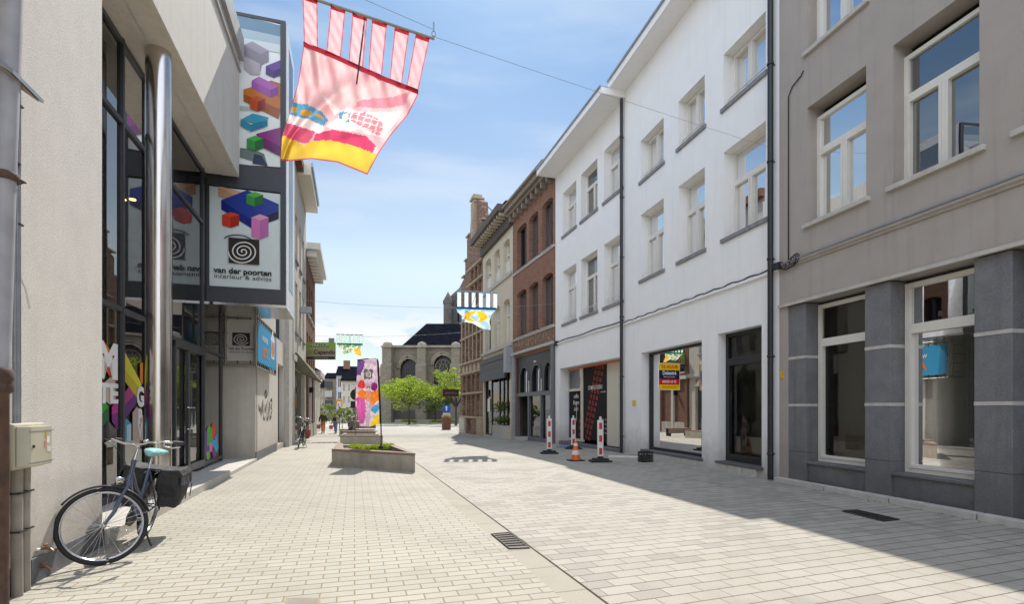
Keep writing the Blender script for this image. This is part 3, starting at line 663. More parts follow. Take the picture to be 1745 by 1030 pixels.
# outline of the gable: steps up to the chimney-like finial
stp = [(L, 9.9), (L - .55, 9.9), (L - .55, 11.2), (L - 1.1, 11.2), (L - 1.1, 12.2)]
zt = z(811, 342)
hl = L - UC; z_a = z(788, 481); z_b = z(792, 452); z_c = z(795.5, 409); z_d = z(801, 368)
right = [(UC + hl * 1., z_a - 1.2), (UC + hl * .86, z_a - 1.2), (UC + hl * .86, z_a), (UC + hl * .68, z_a + .25), (UC + hl * .68, z_b + .2), (UC + hl * .56, z_b + .2), (UC + hl * .56, z_c), (UC + hl * .36, z_c + .1), (UC + hl * .3, z_d), (UC + .33, z_d + .5)]
left = [(2 * UC - a if 2 * UC - a > 0 else 0, b) for a, b in reversed(right)]
outer = [(0, -.8), (L, -.8)] + right + [(UC - .33, z_d + .5)] + left[1:]
o2_ = []
for p in outer:
    p = (max(0, min(L, p[0])), p[1])
    if not o2_ or (abs(p[0] - o2_[-1][0]) + abs(p[1] - o2_[-1][1])) > .01: o2_.append(p)
rows = [(z(820, 500), z(820, 540) ), ]
hz = []; W = []
def gwin(a, b, z0, z1): hz.append(rect(a, b, z0, z1)); W.append((a, b, z0, z1))
z0a = bz + 1.25
for r, (q0, q1, n_) in enumerate(((z0a, z0a + 1.5, 4), (z0a + 1.72, z0a + 2.9, 4), (4.75, 6.35, 5), (6.6, 7.6, 5), (8.35, 9.9, 3), (10.2, 11.0, 3))):
    sp = L * .84 if n_ > 3 else L * .5; st_ = (L - sp) / 2
    if r > 3: st_ = UC - sp / 2
    for k in range(n_):
        a = st_ + sp * (k + .12) / n_; b = st_ + sp * (k + .88) / n_
        if r < 2 and k == 2: continue
        gwin(a, b, q0, q1)
door = (st_d := L * .08 + L * .84 * 2.1 / 4, L * .08 + L * .84 * 2.9 / 4)
hz.append(rect(door[0], door[1], bz + .2, z0a + 2.9))
shell(go, 0, L, 9.2, o2_, hz, old, t=.45)
for a, b, q0, q1 in W: win(go, a, b, q0, q1, -.2, frame=sand, glass=glass_dk, transom=None, mull=True, fw=.05, deep=.6, sash=.01)
mb = MB().box(door[0], door[1], -.35, -.3, bz, z0a + 2.9); mb.build('door', M_plain('brown_door', (.10, .04, .03), .5), go)
for zz in (z0a - .12, z0a + 1.55, z0a + 3.0, 4.6, 6.42, 7.7, 8.2, 10.0, 11.1):
    a, b = (.02, L - .02) if zz < 8 else (UC - hl * .8, min(L, UC + hl * .8))
    if zz > 9.5: a, b = UC - hl * .55, UC + hl * .55
    MB().box(max(.02, a), b, .002, .07, zz, zz + .13).build('string_course', sand, go)
MB().box(.02, L * .2, .002, .12, bz - .1, z0a - .13).build('stone_base', sand, go); MB().box(L * .75, L - .0, .002, .14, bz - .1, z0a - .13).build('stone_base', light_st, go)
for k in range(5):
    a = L * .08 + L * .84 * (k + .5) / 5
    MB().prism([(a - .35, 3.95), (a + .35, 3.95), (a + .3, 4.25), (a, 4.5), (a - .3, 4.25)], .002, .05).build('niche', sand, go)
for k in range(6): MB().box(L * .08 + L * .84 * k / 5 - .07, L * .08 + L * .84 * k / 5 + .07, .001, .045, 4.73, 7.7).build('pilaster', sand, go)
for i in range(2, len(o2_) - 1):                              # coping stones on every step
    (a, q), (b, q2) = o2_[i], o2_[i+1]
    if abs(q - q2) < .35 and abs(a - b) > .1: MB().box(min(a, b) - .06, max(a, b) + .06, -.5, .1, max(q, q2), max(q, q2) + .1).build('coping', sand, go)
pn = MB().box(UC - .3, UC + .3, -.3, .22, z_d + .3, zt).box(UC - .42, UC + .42, -.42, .34, zt, zt + .12).box(UC - .34, UC + .34, -.34, .26, zt + .12, zt + .3)
pn.box(UC - .22, UC + .22, -.2, .3, z_d - 2.2, z_d + .3).build('finial', sand, go)
MB().tube([(UC - .3, -.2, zt), (UC - 1.6, -3.5, zt - 3.4)], .03, 5).build('tie_rod', black_m, go)
rf = MB(); rf.prism([(.15, 9.2), (L - .15, 9.2), (UC, z_d - 1.4)], -.5, -8.5).build('roof', M_brick('clay_roof', (.22, .09, .06), (.3, .12, .08), (.1, .05, .04), .22, .18), go)
MB().box(UC - 1.5, UC - .7, -2.6, -1.6, 11, z_d + .2).build('chimney', brick_r, go)
cs = thing('projecting_sign', 'dark red cafe sign projecting from the corner of the stepped gable house', 'sign', tuple(GO.w(L - .4, .1, 0)), GO.rz)
zz = z(786, 671); MB().box(-.03, .03, .15, 1.35, zz - .25, zz + .3).build('board', M_plain('maroon', (.07, .02, .025), .5), cs)
MB().tube([(0, 0, zz + .2), (0, .2, zz + .2)], .03, 6).build('arm', black_m, cs)
mb = MB()                                                      # letters on the face towards the street
t_ = text_mb('CAFE BAR', .2, bold=.02); mb.add([(-.035, .75 + v[0], zz + v[1]) for v in t_.v], t_.f, 0, c('#8d7a72')); mb.build('lettering', printm, cs)

# ------------------------------------------------------------------ the church
chs = M_brick('church_stone', (.235, .21, .16), (.28, .25, .195), (.19, .165, .13), .8, .3, patch=(.17, .155, .125), bump=.3)
chd = M_plain('church_trim', (.31, .275, .21), .9, var=.2, scale=2, dirt=.5, streak=.4)
CHY = 70.
ch = thing('church', 'grey stone church with buttresses, tall arched tracery windows and a dark slate roof', 'church', ((700 - CX) / F * CHY, CHY, 0), math.pi)
# local x runs left in the picture (frame turned by pi), y towards the viewer
X = lambda px: -(px - 700) / F * CHY
Z = lambda py: CAMH + (HY - py) / F * CHY
zw = Z(593); b0 = -.9
def garch(px0, px1, z0, zs, zt_): return arch(X(px1), X(px0), z0, zs, zt_, 14)
h1 = garch(682, 712, Z(672), Z(628), Z(611)); h2 = garch(739, 771, Z(672), Z(622), Z(605))
h3 = garch(815, 848, Z(672), Z(622), Z(605)); h4 = garch(880, 913, Z(672), Z(622), Z(605))
mb = MB(); mb.wall(rect(X(960), X(660), b0, zw), [h1, h2, h3, h4], 0, -1.0); mb.build('wall', chs, ch)
MB().box(X(960), X(655), -1.02, -12, b0, zw - .3).build('nave', chs, ch)
lead = M_plain('leaded_glass', (.022, .024, .026), .25, var=.3)
for i, (hh_, p0, p1, zc_) in enumerate(((h1, 682, 712, 611), (h2, 739, 771, 605), (h3, 815, 848, 605), (h4, 880, 913, 605))):
    a, b = X(p1), X(p0); cu_ = (a + b) / 2; r = (b - a) / 2
    mb = MB(); mb.prism(hh_, -.62, -.6); pw = mb.build('window', lead, ch)
    mb = MB()
    o_ = [(p[0], .06, p[1]) for p in hh_[1:]]; cx_ = cu_
    mb.tube([(cu_ + (p[0] - cu_) * 1.09, .04, p[2]) for p in o_[1:]], .17, 6); mb.tube([(cu_ + (p[0] - cu_) * 1.28, .08, Z(628 if i == 0 else 622) + (p[2] - Z(628 if i == 0 else 622)) * 1.22) for p in o_[1:]], .13, 6)
    mb.build('arch_moulding', chd, ch)
    mb = MB(); zz0 = Z(672)
    if i == 0:
        for k in range(1, 8): mb.box(a + (b-a)*k/8 - .025, a + (b-a)*k/8 + .025, -.6, -.55, zz0, Z(616) if 1 < k < 7 else Z(625))
        for k in range(9): mb.box(a, b, -.6, -.56, zz0 + .5 * k, zz0 + .5 * k + .04)
        mb.build('glazing_bar', M_plain('bar_grey', (.10, .10, .10), .7), pw)
    else:
        for k in (1, 2, 3): mb.box(a + (b-a)*k/4 - .07, a + (b-a)*k/4 + .07, -.6, -.42, zz0, Z(640))
        zc2 = Z(628)
        for rr in (r * .93, r * .45): mb.tube([(cu_ + rr * math.cos(q * math.pi / 10), -.5, zc2 + rr * math.sin(q * math.pi / 10)) for q in range(20)], .08, 5, closed=True)
        for q in range(6):
            an = q * math.pi / 3 + .5; px_, pz_ = cu_ + r * .67 * math.cos(an), zc2 + r * .67 * math.sin(an)
            mb.tube([(px_ + r * .24 * math.cos(s_ * math.pi / 5), -.5, pz_ + r * .24 * math.sin(s_ * math.pi / 5)) for s_ in range(10)], .06, 5, closed=True)
            mb.tube([(cu_ + r * .1 * math.cos(an), -.5, zc2 + r * .1 * math.sin(an)), (cu_ + r * .44 * math.cos(an), -.5, zc2 + r * .44 * math.sin(an))], .06, 5)
        mb.build('tracery', chd, pw)
for i, (p0, p1, yw) in enumerate(((656, 671, 1.6), (714, 728, 1.5), (771, 785, 1.4), (850, 866, 1.4), (915, 930, 1.4))):
    mb = MB(); a, b = X(p1), X(p0); e = .12
    mb.box(a - e, b + e, .0, yw + .5, b0, Z(626)).prism([(.0, Z(626)), (yw + .5, Z(626)), (yw, Z(622)), (0, Z(622))], a - e, b + e, 'x').box(a, b, .0, yw, Z(622), Z(594) - .05)
    bt = mb.build('buttress', chs, ch)
    mb = MB(); m_ = (a + b) / 2; w_ = (b - a) / 2 + .12
    mb.box(m_ - w_, m_ + w_, yw - 2 * w_ + .1, yw + .15, Z(594) - .05, Z(594) + .12)
    mb.lathe([(w_ * .95, Z(594) + .125), (w_ * .95, Z(594) + .3), (w_ * .75, Z(594) + .6), (.05, Z(594) + .75)], m_, yw - w_ + .1, 8, smooth=False).build('cap', chd, bt)
MB().box(X(960), X(658), .0, .35, zw, zw + .28).build('cornice', chd, ch)
MB().box(X(960), X(656), .0, .5, b0, Z(700)).build('base_course', M_plain('dark_base', (.10, .09, .08), .9, dirt=.5), ch)
sl_m = slate
rz0 = zw + .2; rz1 = CAMH + (HY - 552) / F * (CHY + 8)
ra, rb, rc_ = X(682), X(960), X(710)
mb = MB(); mb.add([(ra, -.4, rz0), (rb, -.4, rz0), (rb, -8, rz1), (rc_, -8, rz1), (ra, -16, rz0), (rb, -16, rz0)], [(0, 3, 2, 1), (0, 4, 3), (4, 5, 2, 3)]); mb.build('roof', sl_m, ch)
# the old tower behind
chk = M_plain('dark_tower_stone', (.13, .12, .105), .95, var=.3, scale=.8, dirt=.5, spec=.1)
tw = MB(); tx = X(790) ; TY = -16
Zt = lambda py: CAMH + (HY - py) / F * (CHY + 18)
xt = lambda px: -((px - CX) / F * (CHY + 18) - (700 - CX) / F * CHY)
MB().prism([(xt(757), -18), (xt(757), -26), (xt(850), -26), (xt(850), -18)], b0, Zt(520), 'z').prism([(xt(768), -18.2), (xt(768), -25), (xt(850), -25), (xt(850), -18.2)], Zt(520), Zt(503), 'z').build('tower', chk, ch)
MB().lathe([(.75, b0), (.75, Zt(520)), (.85, Zt(519)), (.85, Zt(514)), (.5, Zt(508)), (.05, Zt(499))], xt(764), -17.6, 8, smooth=False).build('stair_turret', chk, ch)
MB().lathe([(2.6, Zt(520)), (2.6, Zt(504)), (2.2, Zt(498)), (.9, Zt(486)), (.1, Zt(470))], xt(790), -20, 8, smooth=False).build('spire', chk, ch)
for k in range(3): MB().box(xt(777 + k * 8) - .5, xt(777 + k * 8) + .5, -18.0, -17.9, Zt(548), Zt(528)).build('louvre', lead, ch)
# ------------------------------------------------------------------ left-hand side
LF = Frame((-4.2, 5.41), (.303, -1))                         # u > 0 towards the viewer, u < 0 down the street
def z_(px, py, off=0): return LF.z(px, py, off)
SR = thing('showroom', 'pale stucco showroom with tall dark glazing, overhanging upper floor and a projecting display box', 'building', (*LF.o, 0), LF.rz)
ul = LF.u; GY = -.66
uF = ul(407); ZS = 6.65; ZT = 9.02
uC = ul(435); 
MB().wall(rect(0, 11, -.6, ZS), [], 0, -.4).build('wall', stucco, SR)
MB().box(0, -.3, -.4, -3, -.2, ZS).build('wall_return', stucco, SR) if 0 else None
MB().wall(rect(uF, 11, ZS, ZT), [], .004, -.35).build('fascia_wall', stucco_s, SR)
MB().box(uF + .02, -.005, -.345, GY - .5, ZS, ZS + .05).build('soffit', stucco_s, SR)
MB().box(uF + .0, 11, -.3, .05, ZT, ZT + .05).box(uF - .05, 11, -.2, .1, ZT + .3, ZT + .8).box(uF, 11, -.2, .02, ZT + .05, ZT + .3).build('parapet', M_plain('parapet_metal', (.42, .40, .36), .5, var=.1), SR)
MB().box(uF, 11, -.4, -9, ZS + .06, ZT + .25).build('upper_floor', stucco_s, SR)
MB().box(.0, .25, GY - .4, -.41, -.2, ZS).build('wall_return', stucco_s, SR)
pm = MB(); k = .0
for i in range(9): MB().box(.01 + i * 1.3, 1.3 * (i + 1) - .01, .002, .025, -.1, .2).build('plinth', plinth_s, SR)
# glazing
Ug = lambda px: LF.u(px, GY); Zg = lambda px, py: LF.z(px, py, GY)
uE = LF.u(378, GY); mull_px = (209, 291, 346)
u346 = Ug(346); u291 = Ug(291); u209 = Ug(209)
tz = [Zg(210, 210), Zg(210, 529)]; td = Zg(320, 586)
zdark = Zg(320, 300)
fr_ = MB(); w_ = .028
for uu in (-.03, u209, Ug(250), u291, u346, uE + .03): fr_.box(uu - w_, uu + w_, GY - .06, GY + .02, .1, ZS)
for a, b, zz in ((0, u209, tz[0]), (u209, u291, tz[0]), (u291, u346, tz[0]), (0, u209, tz[1]), (u209, u291, tz[1]), (u291, u346, td), (0, uE, .2), (0, uE, ZS - .06), (u346, uE, Zg(360, 600))):
    fr_.box(a, b, GY - .05, GY + .015, zz - .035, zz + .035)
gl = fr_.build('curtain_wall', dark_m, SR)
for a, b in ((0, u209), (u209, u291), (u291, u346), (u346, uE)):
    for z0, z1 in ((.12, tz[1] if a > u291 + .01 or b == u209 else td), (tz[1] if a > u291 + .01 or b == u209 else td, tz[0]), (tz[0], ZS)):
        MB().add([(a, GY - .02, z0), (b, GY - .02, z0), (b, GY - .02, z1), (a, GY - .02, z1)], [(0, 1, 2, 3)]).build('pane', glass_big, gl)
um = Ug(317); 
for a, b in ((u291 - .06, um), (um, u346 + .06)):
    a, b = min(a, b), max(a, b)
    dm = MB().box(a, a + .06, GY - .0, GY + .06, .16, td - .05).box(b - .06, b, GY, GY + .06, .16, td - .05).box(a, b, GY + .001, GY + .059, .16, .3).box(a, b, GY + .001, GY + .059, td - .15, td - .05)
    do = dm.build('door', dark_m, SR)
    hx = (a + .12) if abs(b - (u291 - .06)) > .01 and a < um - .01 else (b - .12)
    hx = um + .11 if b > um + .1 else um - .11
    MB().tube([(hx, GY + .05, 1.0), (hx, GY + .13, 1.0), (hx, GY + .13, 1.42), (hx, GY + .05, 1.42)], .018, 8).build('handle', chrome, do)
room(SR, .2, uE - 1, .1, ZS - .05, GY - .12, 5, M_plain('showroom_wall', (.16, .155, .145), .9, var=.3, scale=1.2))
MB().box(.2, uE - .9, GY - .12, GY - 5, .1, .14).build('showroom_floor', M_plain('dark_floor', (.09, .085, .08), .5), SR)
lampm = NT('warm_lamp'); e_ = lampm.n('ShaderNodeEmission'); e_.inputs[0].default_value = (1, .55, .2, 1); e_.inputs[1].default_value = 6; lampm = lampm.fin(e_.outputs[0])
for px, py in ((209, 341), (226, 341)):
    pt = LF.hit(px, py, GY - 1.2); lt = thing('spotlight', 'small warm ceiling spotlight glowing behind the showroom glass', 'lamp', tuple(LF.w(pt[0], GY - 1.2, pt[1])), LF.rz, 'ceiling spotlights in the showroom')
    MB().lathe([(0, 0), (.06, .0), (.06, .02), (0, .02)], n=12).build('bulb', lampm, lt); MB().lathe([(.07, .021), (.08, .08), (.03, .15), (0, .15)], n=12).build('housing', dark_m, lt)
# polished column
pc = LF.hit(270, 400, -.27)
MB().lathe([(.165, .13), (.165, ZS)], pc[0], -.27, 40).build('column', steel, SR)
# raised slab in front of the doors
MB().box(ul(387), .0, GY - .1, .06, -.1, .13).build('step', light_st, SR, bevel=.008)
MB().box(ul(435) + .0, ul(387) - .003, GY - .1, .04, -.1, .085).build('step', light_st, SR, bevel=.008)
# ---- display box at right angles to the street
BO = LF.w(0, 0); bx_o = ((487 - CX) / F * 12.4, 12.4)
BF = Frame(bx_o, (LF.ey * -1)); BF.ey = Vector((-BF.ex.y, BF.ex.x))
def toSR(fr, u, y, z): w = fr.w(u, y, z); d = w.xy - LF.o; return (d.dot(LF.ex), d.dot(LF.ey), w.z)
bz0 = BF.z(487, 521); bz1 = BF.z(487, 37); BW = 2.05; BD = 1.7
boxm = M_plain('anthracite_panel', (.05, .054, .062), .45, var=.08)
def bmb(mb): mb.v = [toSR(BF, *v) for v in mb.v]; return mb
zp = [BF.z(416, 491), BF.z(416, 322), BF.z(430, 283), BF.z(440, 33)]
uR = BF.u(478); uL_ = BW
b_ = MB(); b_.box(0, BW, -.02, -BD, bz0, bz1)
bmb(b_).build('display_box', boxm, SR)
b_ = MB().box(0, uR, -.02, .03, bz0, bz1).box(uR, BW, -.02, .03, bz0, zp[0]).box(uR, BW, -.02, .03, zp[1], zp[2]).box(uR, BW, -.02, .03, zp[3], bz1)
b_.box(BF.u(357), BW, -.02, .028, zp[0], zp[1]); bmb(b_).build('display_frame', boxm, SR)
bmb(MB().box(-.02, BW, .02, -BD - .02, bz0 - .06, bz0 - .003)).build('box_soffit', steel, SR)
# the side of the box: white panel and tall window
b_ = MB().box(-.015, -.002, -.03, -BD, bz0, bz1); bmb(b_).build('side_panel', M_plain('white_panel', (.75, .75, .74), .35), SR)
bmb(MB().box(-.022, -.016, -.5, -BD + .35, bz0 + .5, bz1 - .3)).build('side_pane', glass_up, SR)
POST = []
def poster(name, quad, polys, fr, off, texts, mat, parent, step=.0025):
    """printed sheet: background quad, then flat areas one above the other"""
    mb = MB(); cv = (lambda p: toSR(fr, *p)) if fr is not LF else (lambda p: p)
    def addp(pts, col, y):
        hp = [fr.hit(px, py, y) for px, py in pts]; tri = tessellate_polygon([[Vector((a, b, 0)) for a, b in hp]])
        mb.add([cv((a, y, b)) for a, b in hp], [tuple(t) for t in tri], 0, col)
    for i, (bg_, pts) in enumerate(quad): addp(pts, c(bg_), off + i * step * .4)
    y = off + step * 3
    for col, pts in polys: y += step * .35; addp(pts, c(col), y)
    y += step
    for t in texts:
        txt, size, px, py, col, kw = t; h = fr.hit(px, py, y); m2 = MB(); put_text(m2, txt, size, h[0], h[1], y, c(col), **kw); m2.v = [cv(v) for v in m2.v]
        mb.v_off = len(mb.v); mb.add(m2.v, m2.f, 0, c(col))
    return mb, y
def cube_(x, y, w, h, d, top, left, right):
    """isometric block: (x,y) top corner of the upper face; w half width, h half height of the face, d drop"""
    return [(top, [(x, y), (x + w, y + h), (x, y + 2*h), (x - w, y + h)]), (left, [(x - w, y + h), (x, y + 2*h), (x, y + 2*h + d), (x - w, y + h + d)]), (right, [(x, y + 2*h), (x + w, y + h), (x + w, y + h + d), (x, y + 2*h + d)])]
def block(a, b, cc, d, top, left, right):
    """isometric slab: a left, b far, cc near corner of the top face in picture px; the fourth follows"""
    e = (b[0] + cc[0] - a[0], b[1] + cc[1] - a[1])
    return [(top, [a, b, e, cc]), (left, [a, cc, (cc[0], cc[1] + d), (a[0], a[1] + d)]), (right, [cc, e, (e[0], e[1] + d), (cc[0], cc[1] + d)])]
def strips(pts, w, fr, off, col, mb, cv, width=None):
    hp = [fr.hit(px, py, off) for px, py in pts]; n = len(hp); L_ = []; R_ = []
    for i, p in enumerate(hp):
        a = hp[max(0, i-1)]; b = hp[min(n-1, i+1)]; dx, dy = b[0]-a[0], b[1]-a[1]; l = math.hypot(dx, dy) or 1; ww = w[i] if isinstance(w, list) else w
        L_.append(cv((p[0] - dy/l*ww, off, p[1] + dx/l*ww))); R_.append(cv((p[0] + dy/l*ww, off, p[1] - dx/l*ww)))
    mb.add(L_ + R_, [(i, i+1, n+i+1, n+i) for i in range(n-1)], 0, col)
def spiral(cx, cy, r0, r1, turns, sy=1., a0=0., n=90, flip=1):
    return [(cx + flip * (r0 + (r1 - r0) * i / n) * math.cos(a0 + turns * 2 * math.pi * i / n), cy + sy * (r0 + (r1 - r0) * i / n) * math.sin(a0 + turns * 2 * math.pi * i / n)) for i in range(n + 1)]
# lower poster with the spiral logo
P = []
P += [('#c9a184', [(372, 318), (379, 318), (400, 324), (414, 330), (413, 347), (397, 346), (372, 335)]), ('#e2b391', [(372, 318), (400, 324), (414, 328), (399, 333)]), ('#a77f66', [(399, 333), (414, 329), (413, 345), (399, 347)])]
P += [('#2a3f9c', [(377, 341), (421, 324), (475, 348), (475, 361), (430, 378)]), ('#1d2c80', [(377, 341), (430, 376), (430, 390), (377, 357)]), ('#221e4a', [(430, 376), (475, 360), (475, 373), (430, 390)])]
P += cube_(434, 327, 14.5, 5, 15, '#57b948', '#3c9440', '#236b37')
P += cube_(393, 361.5, 14.5, 4.5, 18, '#e0503a', '#d8452f', '#b53424')
P += cube_(443, 365, 14.5, 5.5, 32, '#eaa6c8', '#df7fbd', '#c26fb0')
mb, yy = poster('p', [('#dfe8e6', [(357, 317), (478, 331), (478, 495.5), (357, 488)])], P, BF, .006,
    [('van der poorten', .178, 414.5, 463.5, '#33302e', dict(bold=.035, sx=1.02)), ('interieur & advies', .14, 414.5, 473.3, '#4a4744', dict(bold=.003, sx=1.2))], None, SR)
cv = lambda p: toSR(BF, *p); off = yy + .004
strips([(390, 430), (442, 430)], .0, BF, off, c('#3a3733'), mb, cv)
hp = [BF.hit(*p, off) for p in ((389.5, 404.5), (442, 409), (442, 452), (389.5, 448))]; mb.add([cv((a, off, b)) for a, b in hp], [(0, 1, 2, 3)], 0, c('#3a3733'))
strips(spiral(414, 429, 1.2, 25, 3.15, .82, 2.2), .013, BF, off + .003, c('#f2efe8'), mb, cv)
arc = [(382, 406), (388, 402.5), (397, 400.5), (407, 400.5), (416, 402), (425, 406), (431, 411)]
strips(arc, .012, BF, off + .005, c('#3a3733'), mb, cv)
mb.build('logo_poster', print_g, SR)
# upper poster of floating blocks
P = [('#6d8ba0', [(403, 24), (478, 43), (478, 62), (403, 46)]), ('#a9bcc4', [(403, 46), (478, 62), (478, 76), (403, 62)]), ('#cfd8d6', [(403, 62), (478, 76), (478, 90), (403, 78)]),
     ('#b5c3bb', [(409, 180), (456, 183), (456, 190), (409, 188)]), ('#6f827a', [(409, 252), (430, 254), (450, 262), (456, 282), (409, 268)]), ('#33415e', [(433, 262), (446, 265), (456, 283), (430, 279)])]
P += [('#8f8790', [(416, 76), (430, 70), (458, 86), (458, 104), (446, 110), (443, 126), (417, 116)]), ('#a39aa4', [(416, 76), (430, 70), (458, 86), (443, 92)]), ('#b7aeb3', [(416, 95), (443, 108), (443, 127), (428, 127), (416, 117)])]
P += [('#6f4596', [(453, 112), (478, 102), (478, 118), (466, 122)]), ('#562f7d', [(453, 112), (466, 120), (466, 132), (453, 126)]), ('#44246b', [(466, 120), (478, 116), (478, 128), (466, 132)])]
P += [('#b8682a', [(415, 155), (462, 137), (478, 142), (478, 175), (446, 168)]), ('#c9772f', [(415, 152), (436, 146), (478, 168), (478, 186), (415, 160)]), ('#a3561f', [(415, 160), (478, 186), (475, 202), (415, 172)])]
P += [('#b964b9', [(429, 137), (441, 130), (474, 147), (461, 155)]), ('#a351a8', [(429, 137), (461, 153), (461, 166), (429, 150)]), ('#8a4494', [(461, 153), (474, 147), (474, 161), (461, 166)])]
P += cube_(439, 163, 13, 5, 17, '#c9542e', '#c04a26', '#8f3220')
P += [('#3aa0b8', [(410, 204), (430, 193), (458, 200), (455, 207), (436, 210)]), ('#2f8ca8', [(410, 204), (428, 212), (428, 224), (410, 214)]), ('#2a7f9c', [(428, 212), (456, 204), (456, 214), (428, 224)])]
P += [('#8e2f7e', [(436, 228), (478, 217), (478, 252), (455, 246)]), ('#6e2266', [(436, 228), (478, 250), (478, 266), (446, 250)])]
P += cube_(434.5, 231, 14, 5, 16, '#3fae4d', '#2f8e42', '#1e6a34')
mb, yy = poster('p', [('#eef2ee', [(403, 22), (478, 41), (478, 285), (403, 280)])], P, BF, .006, [], None, SR)
mb.build('blocks_poster', print_g, SR)

# ---- wall at right angles with the small logo banner, and the graffiti wall along the street
WFo = LF.w(uC, 0); WF = Frame(WFo[:2], LF.ey * -1); wz1 = bz0 + 2.5
bmw = MB().wall(rect(0, 1.3, .0, 6.4), [], 0, -.3); bmw.v = [toSR(WF, *v) for v in bmw.v]; bmw.build('return_wall', stucco_s, SR)
uD = ul(495)
holes = [rect(ul(473.5), ul(484.5), .15, z_(478, 622)), rect(ul(470), ul(485), z_(478, 582), z_(478, 505) + .9)]
HB3 = 10.7
MB().wall([(uC - .305, -.6), (uD, -.6), (uD, HB3), (uC - .305, HB3)], holes, 0, -.35).build('side_wall', stucco_s, SR)
MB().wall(rect(uC, uC - .3, -.2, HB3), [], 0, -.35).build('corner_wall', stucco_s, SR)
for hh_ in holes: win(SR, hh_[0][0], hh_[1][0], hh_[0][1], hh_[2][1], -.2, frame=dark_m, glass=glass_up, transom=None, mull=False)
MB().box(ul(485), ul(491), .003, .16, -.2, HB3).build('pilaster', light_st, SR)
MB().box(uC, uD, -.36, -7, .0, HB3 - .1).box(uF - .5, uC, -1.4, -7, ZS - 1.5, HB3 - .1).build('rear_block', stucco_s, SR)
MB().box(uC + .0, ul(470), .003, .03, -.1, .25).build('plinth', plinth_s, SR)
# framework and banners (hung on the wall, each its own thing)
tubes = MB()
q = [WF.hit(px, py, .12) for px, py in ((378, 534), (437, 538), (437, 625), (378, 623))]; ra_ = [q[0][0], q[1][0]]
ra_ = [.0 - .06, 1.15]; zt0, zt1 = WF.z(400, 536, .12), WF.z(400, 622, .12)
bn = thing('banner', 'grey banner with black spiral logo laced to a tube frame on the stucco wall', 'banner', (*WF.o, 0), WF.rz)
for zz in (zt0, zt1): tubes.tube([(ra_[0], .1, zz), (ra_[1], .1, zz)], .03, 8)
for uu in (ra_[1], WF.u(384, .1), ra_[0]): tubes.tube([(uu, .1, zt0), (uu, .1, zt1)], .03, 8)
tubes.build('tube_frame', M_plain('galvanised', (.30, .28, .25), .5, .5), bn)
ties = MB()
for k in range(4): ties.tube([(ra_[1] - .0, .1, zt1 + (zt0 - zt1) * (k + .5) / 4), (WF.u(388, .1), .1, zt1 + (zt0 - zt1) * (k + .5) / 4)], .01, 4)
for k in range(3): ties.tube([(.1 + .3 * k, .1, zt0), (.1 + .3 * k, .1, zt0 - .12)], .012, 4).tube([(.1 + .3 * k, .1, zt1), (.1 + .3 * k, .1, zt1 + .12)], .012, 4)
ties.build('elastic_tie', cable_m, bn)
bb = MB(); a, b = .03, WF.u(386, .1)
bb.box(a, b, .09, .1, zt1 + .1, zt0 - .12, col=c('#cfcbc6')); cu_ = WF.u(411, .1)
zc_ = WF.z(411, 578.5, .1); s_ = .21
bb.add([(cu_ - s_, .103, zc_ - .17), (cu_ + s_, .103, zc_ - .17), (cu_ + s_, .103, zc_ + .17), (cu_ - s_, .103, zc_ + .17)], [(0, 1, 2, 3)], 0, c('#2b2a29'))
sp = [(cu_ - (.015 + .17 * i / 70) * math.cos(2.6 * 2 * math.pi * i / 70 + 2) * 1.05, zc_ + (.015 + .135 * i / 70) * math.sin(2.6 * 2 * math.pi * i / 70 + 2)) for i in range(71)]
Ls = []; Rs = []
for i, p in enumerate(sp):
    A_ = sp[max(0, i-1)]; B_ = sp[min(70, i+1)]; dx, dy = B_[0]-A_[0], B_[1]-A_[1]; l = math.hypot(dx, dy); Ls.append((p[0]-dy/l*.012, .106, p[1]+dx/l*.012)); Rs.append((p[0]+dy/l*.012, .106, p[1]-dx/l*.012))
bb.add(Ls + Rs, [(i, i+1, 71+i+1, 71+i) for i in range(70)], 0, c('#cfcbc6'))
put_text(bb, 'Van der Poorten', .095, cu_, zc_ - .25, .104, c('#2b2a29'), .02, .95); put_text(bb, 'interieur & advies', .075, cu_, zc_ - .34, .104, c('#4b4947'), 0, 1.05)
bb.build('printed_sheet', printm, bn)
b2 = thing('banner', 'blue banner with orange ACTIE lettering laced along the graffitied wall', 'banner', (*LF.w(uC, 0)[:2], 0), LF.rz)
du = -uC; oy = .16
a, b = ul(438), LF.u(471, oy); a, b = LF.u(438.5, oy), LF.u(471, oy); zz0, zz1 = LF.z(438.5, 617, oy), LF.z(438.5, 546, oy)
tb = MB()
for zz in (zz1 + .12, zz0 - .12): tb.tube([(a + du, oy - .03, zz), (b + du, oy - .03, zz)], .03, 8)
for uu in (a, b): tb.tube([(uu + du, oy - .03, zz0 - .12), (uu + du, oy - .03, zz1 + .12)], .03, 8)
tb.build('tube_frame', M_plain('galvanised2', (.30, .28, .25), .5, .5), b2)
bb = MB(); bb.box(a + du - .04, b + du + .04, oy - .005, oy, zz0, zz1, col=c('#3fa3d3')); hb_ = zz1 - zz0; cu_ = (a + b) / 2 + du
bb.box(a + du - .04, a + du - .12, oy, oy + .002, zz0, zz1, col=c('#2a86bb'))
put_text(bb, 'WUCHTIGE', .19, cu_ + .5, zz0 + hb_ * .66, oy + .004, c('#f4f6f6'), .03); put_text(bb, 'ACTIE', .37, cu_ + .5, zz0 + hb_ * .3, oy + .004, c('#ee8a2e'), .04, .95)
hx = cu_ - .95
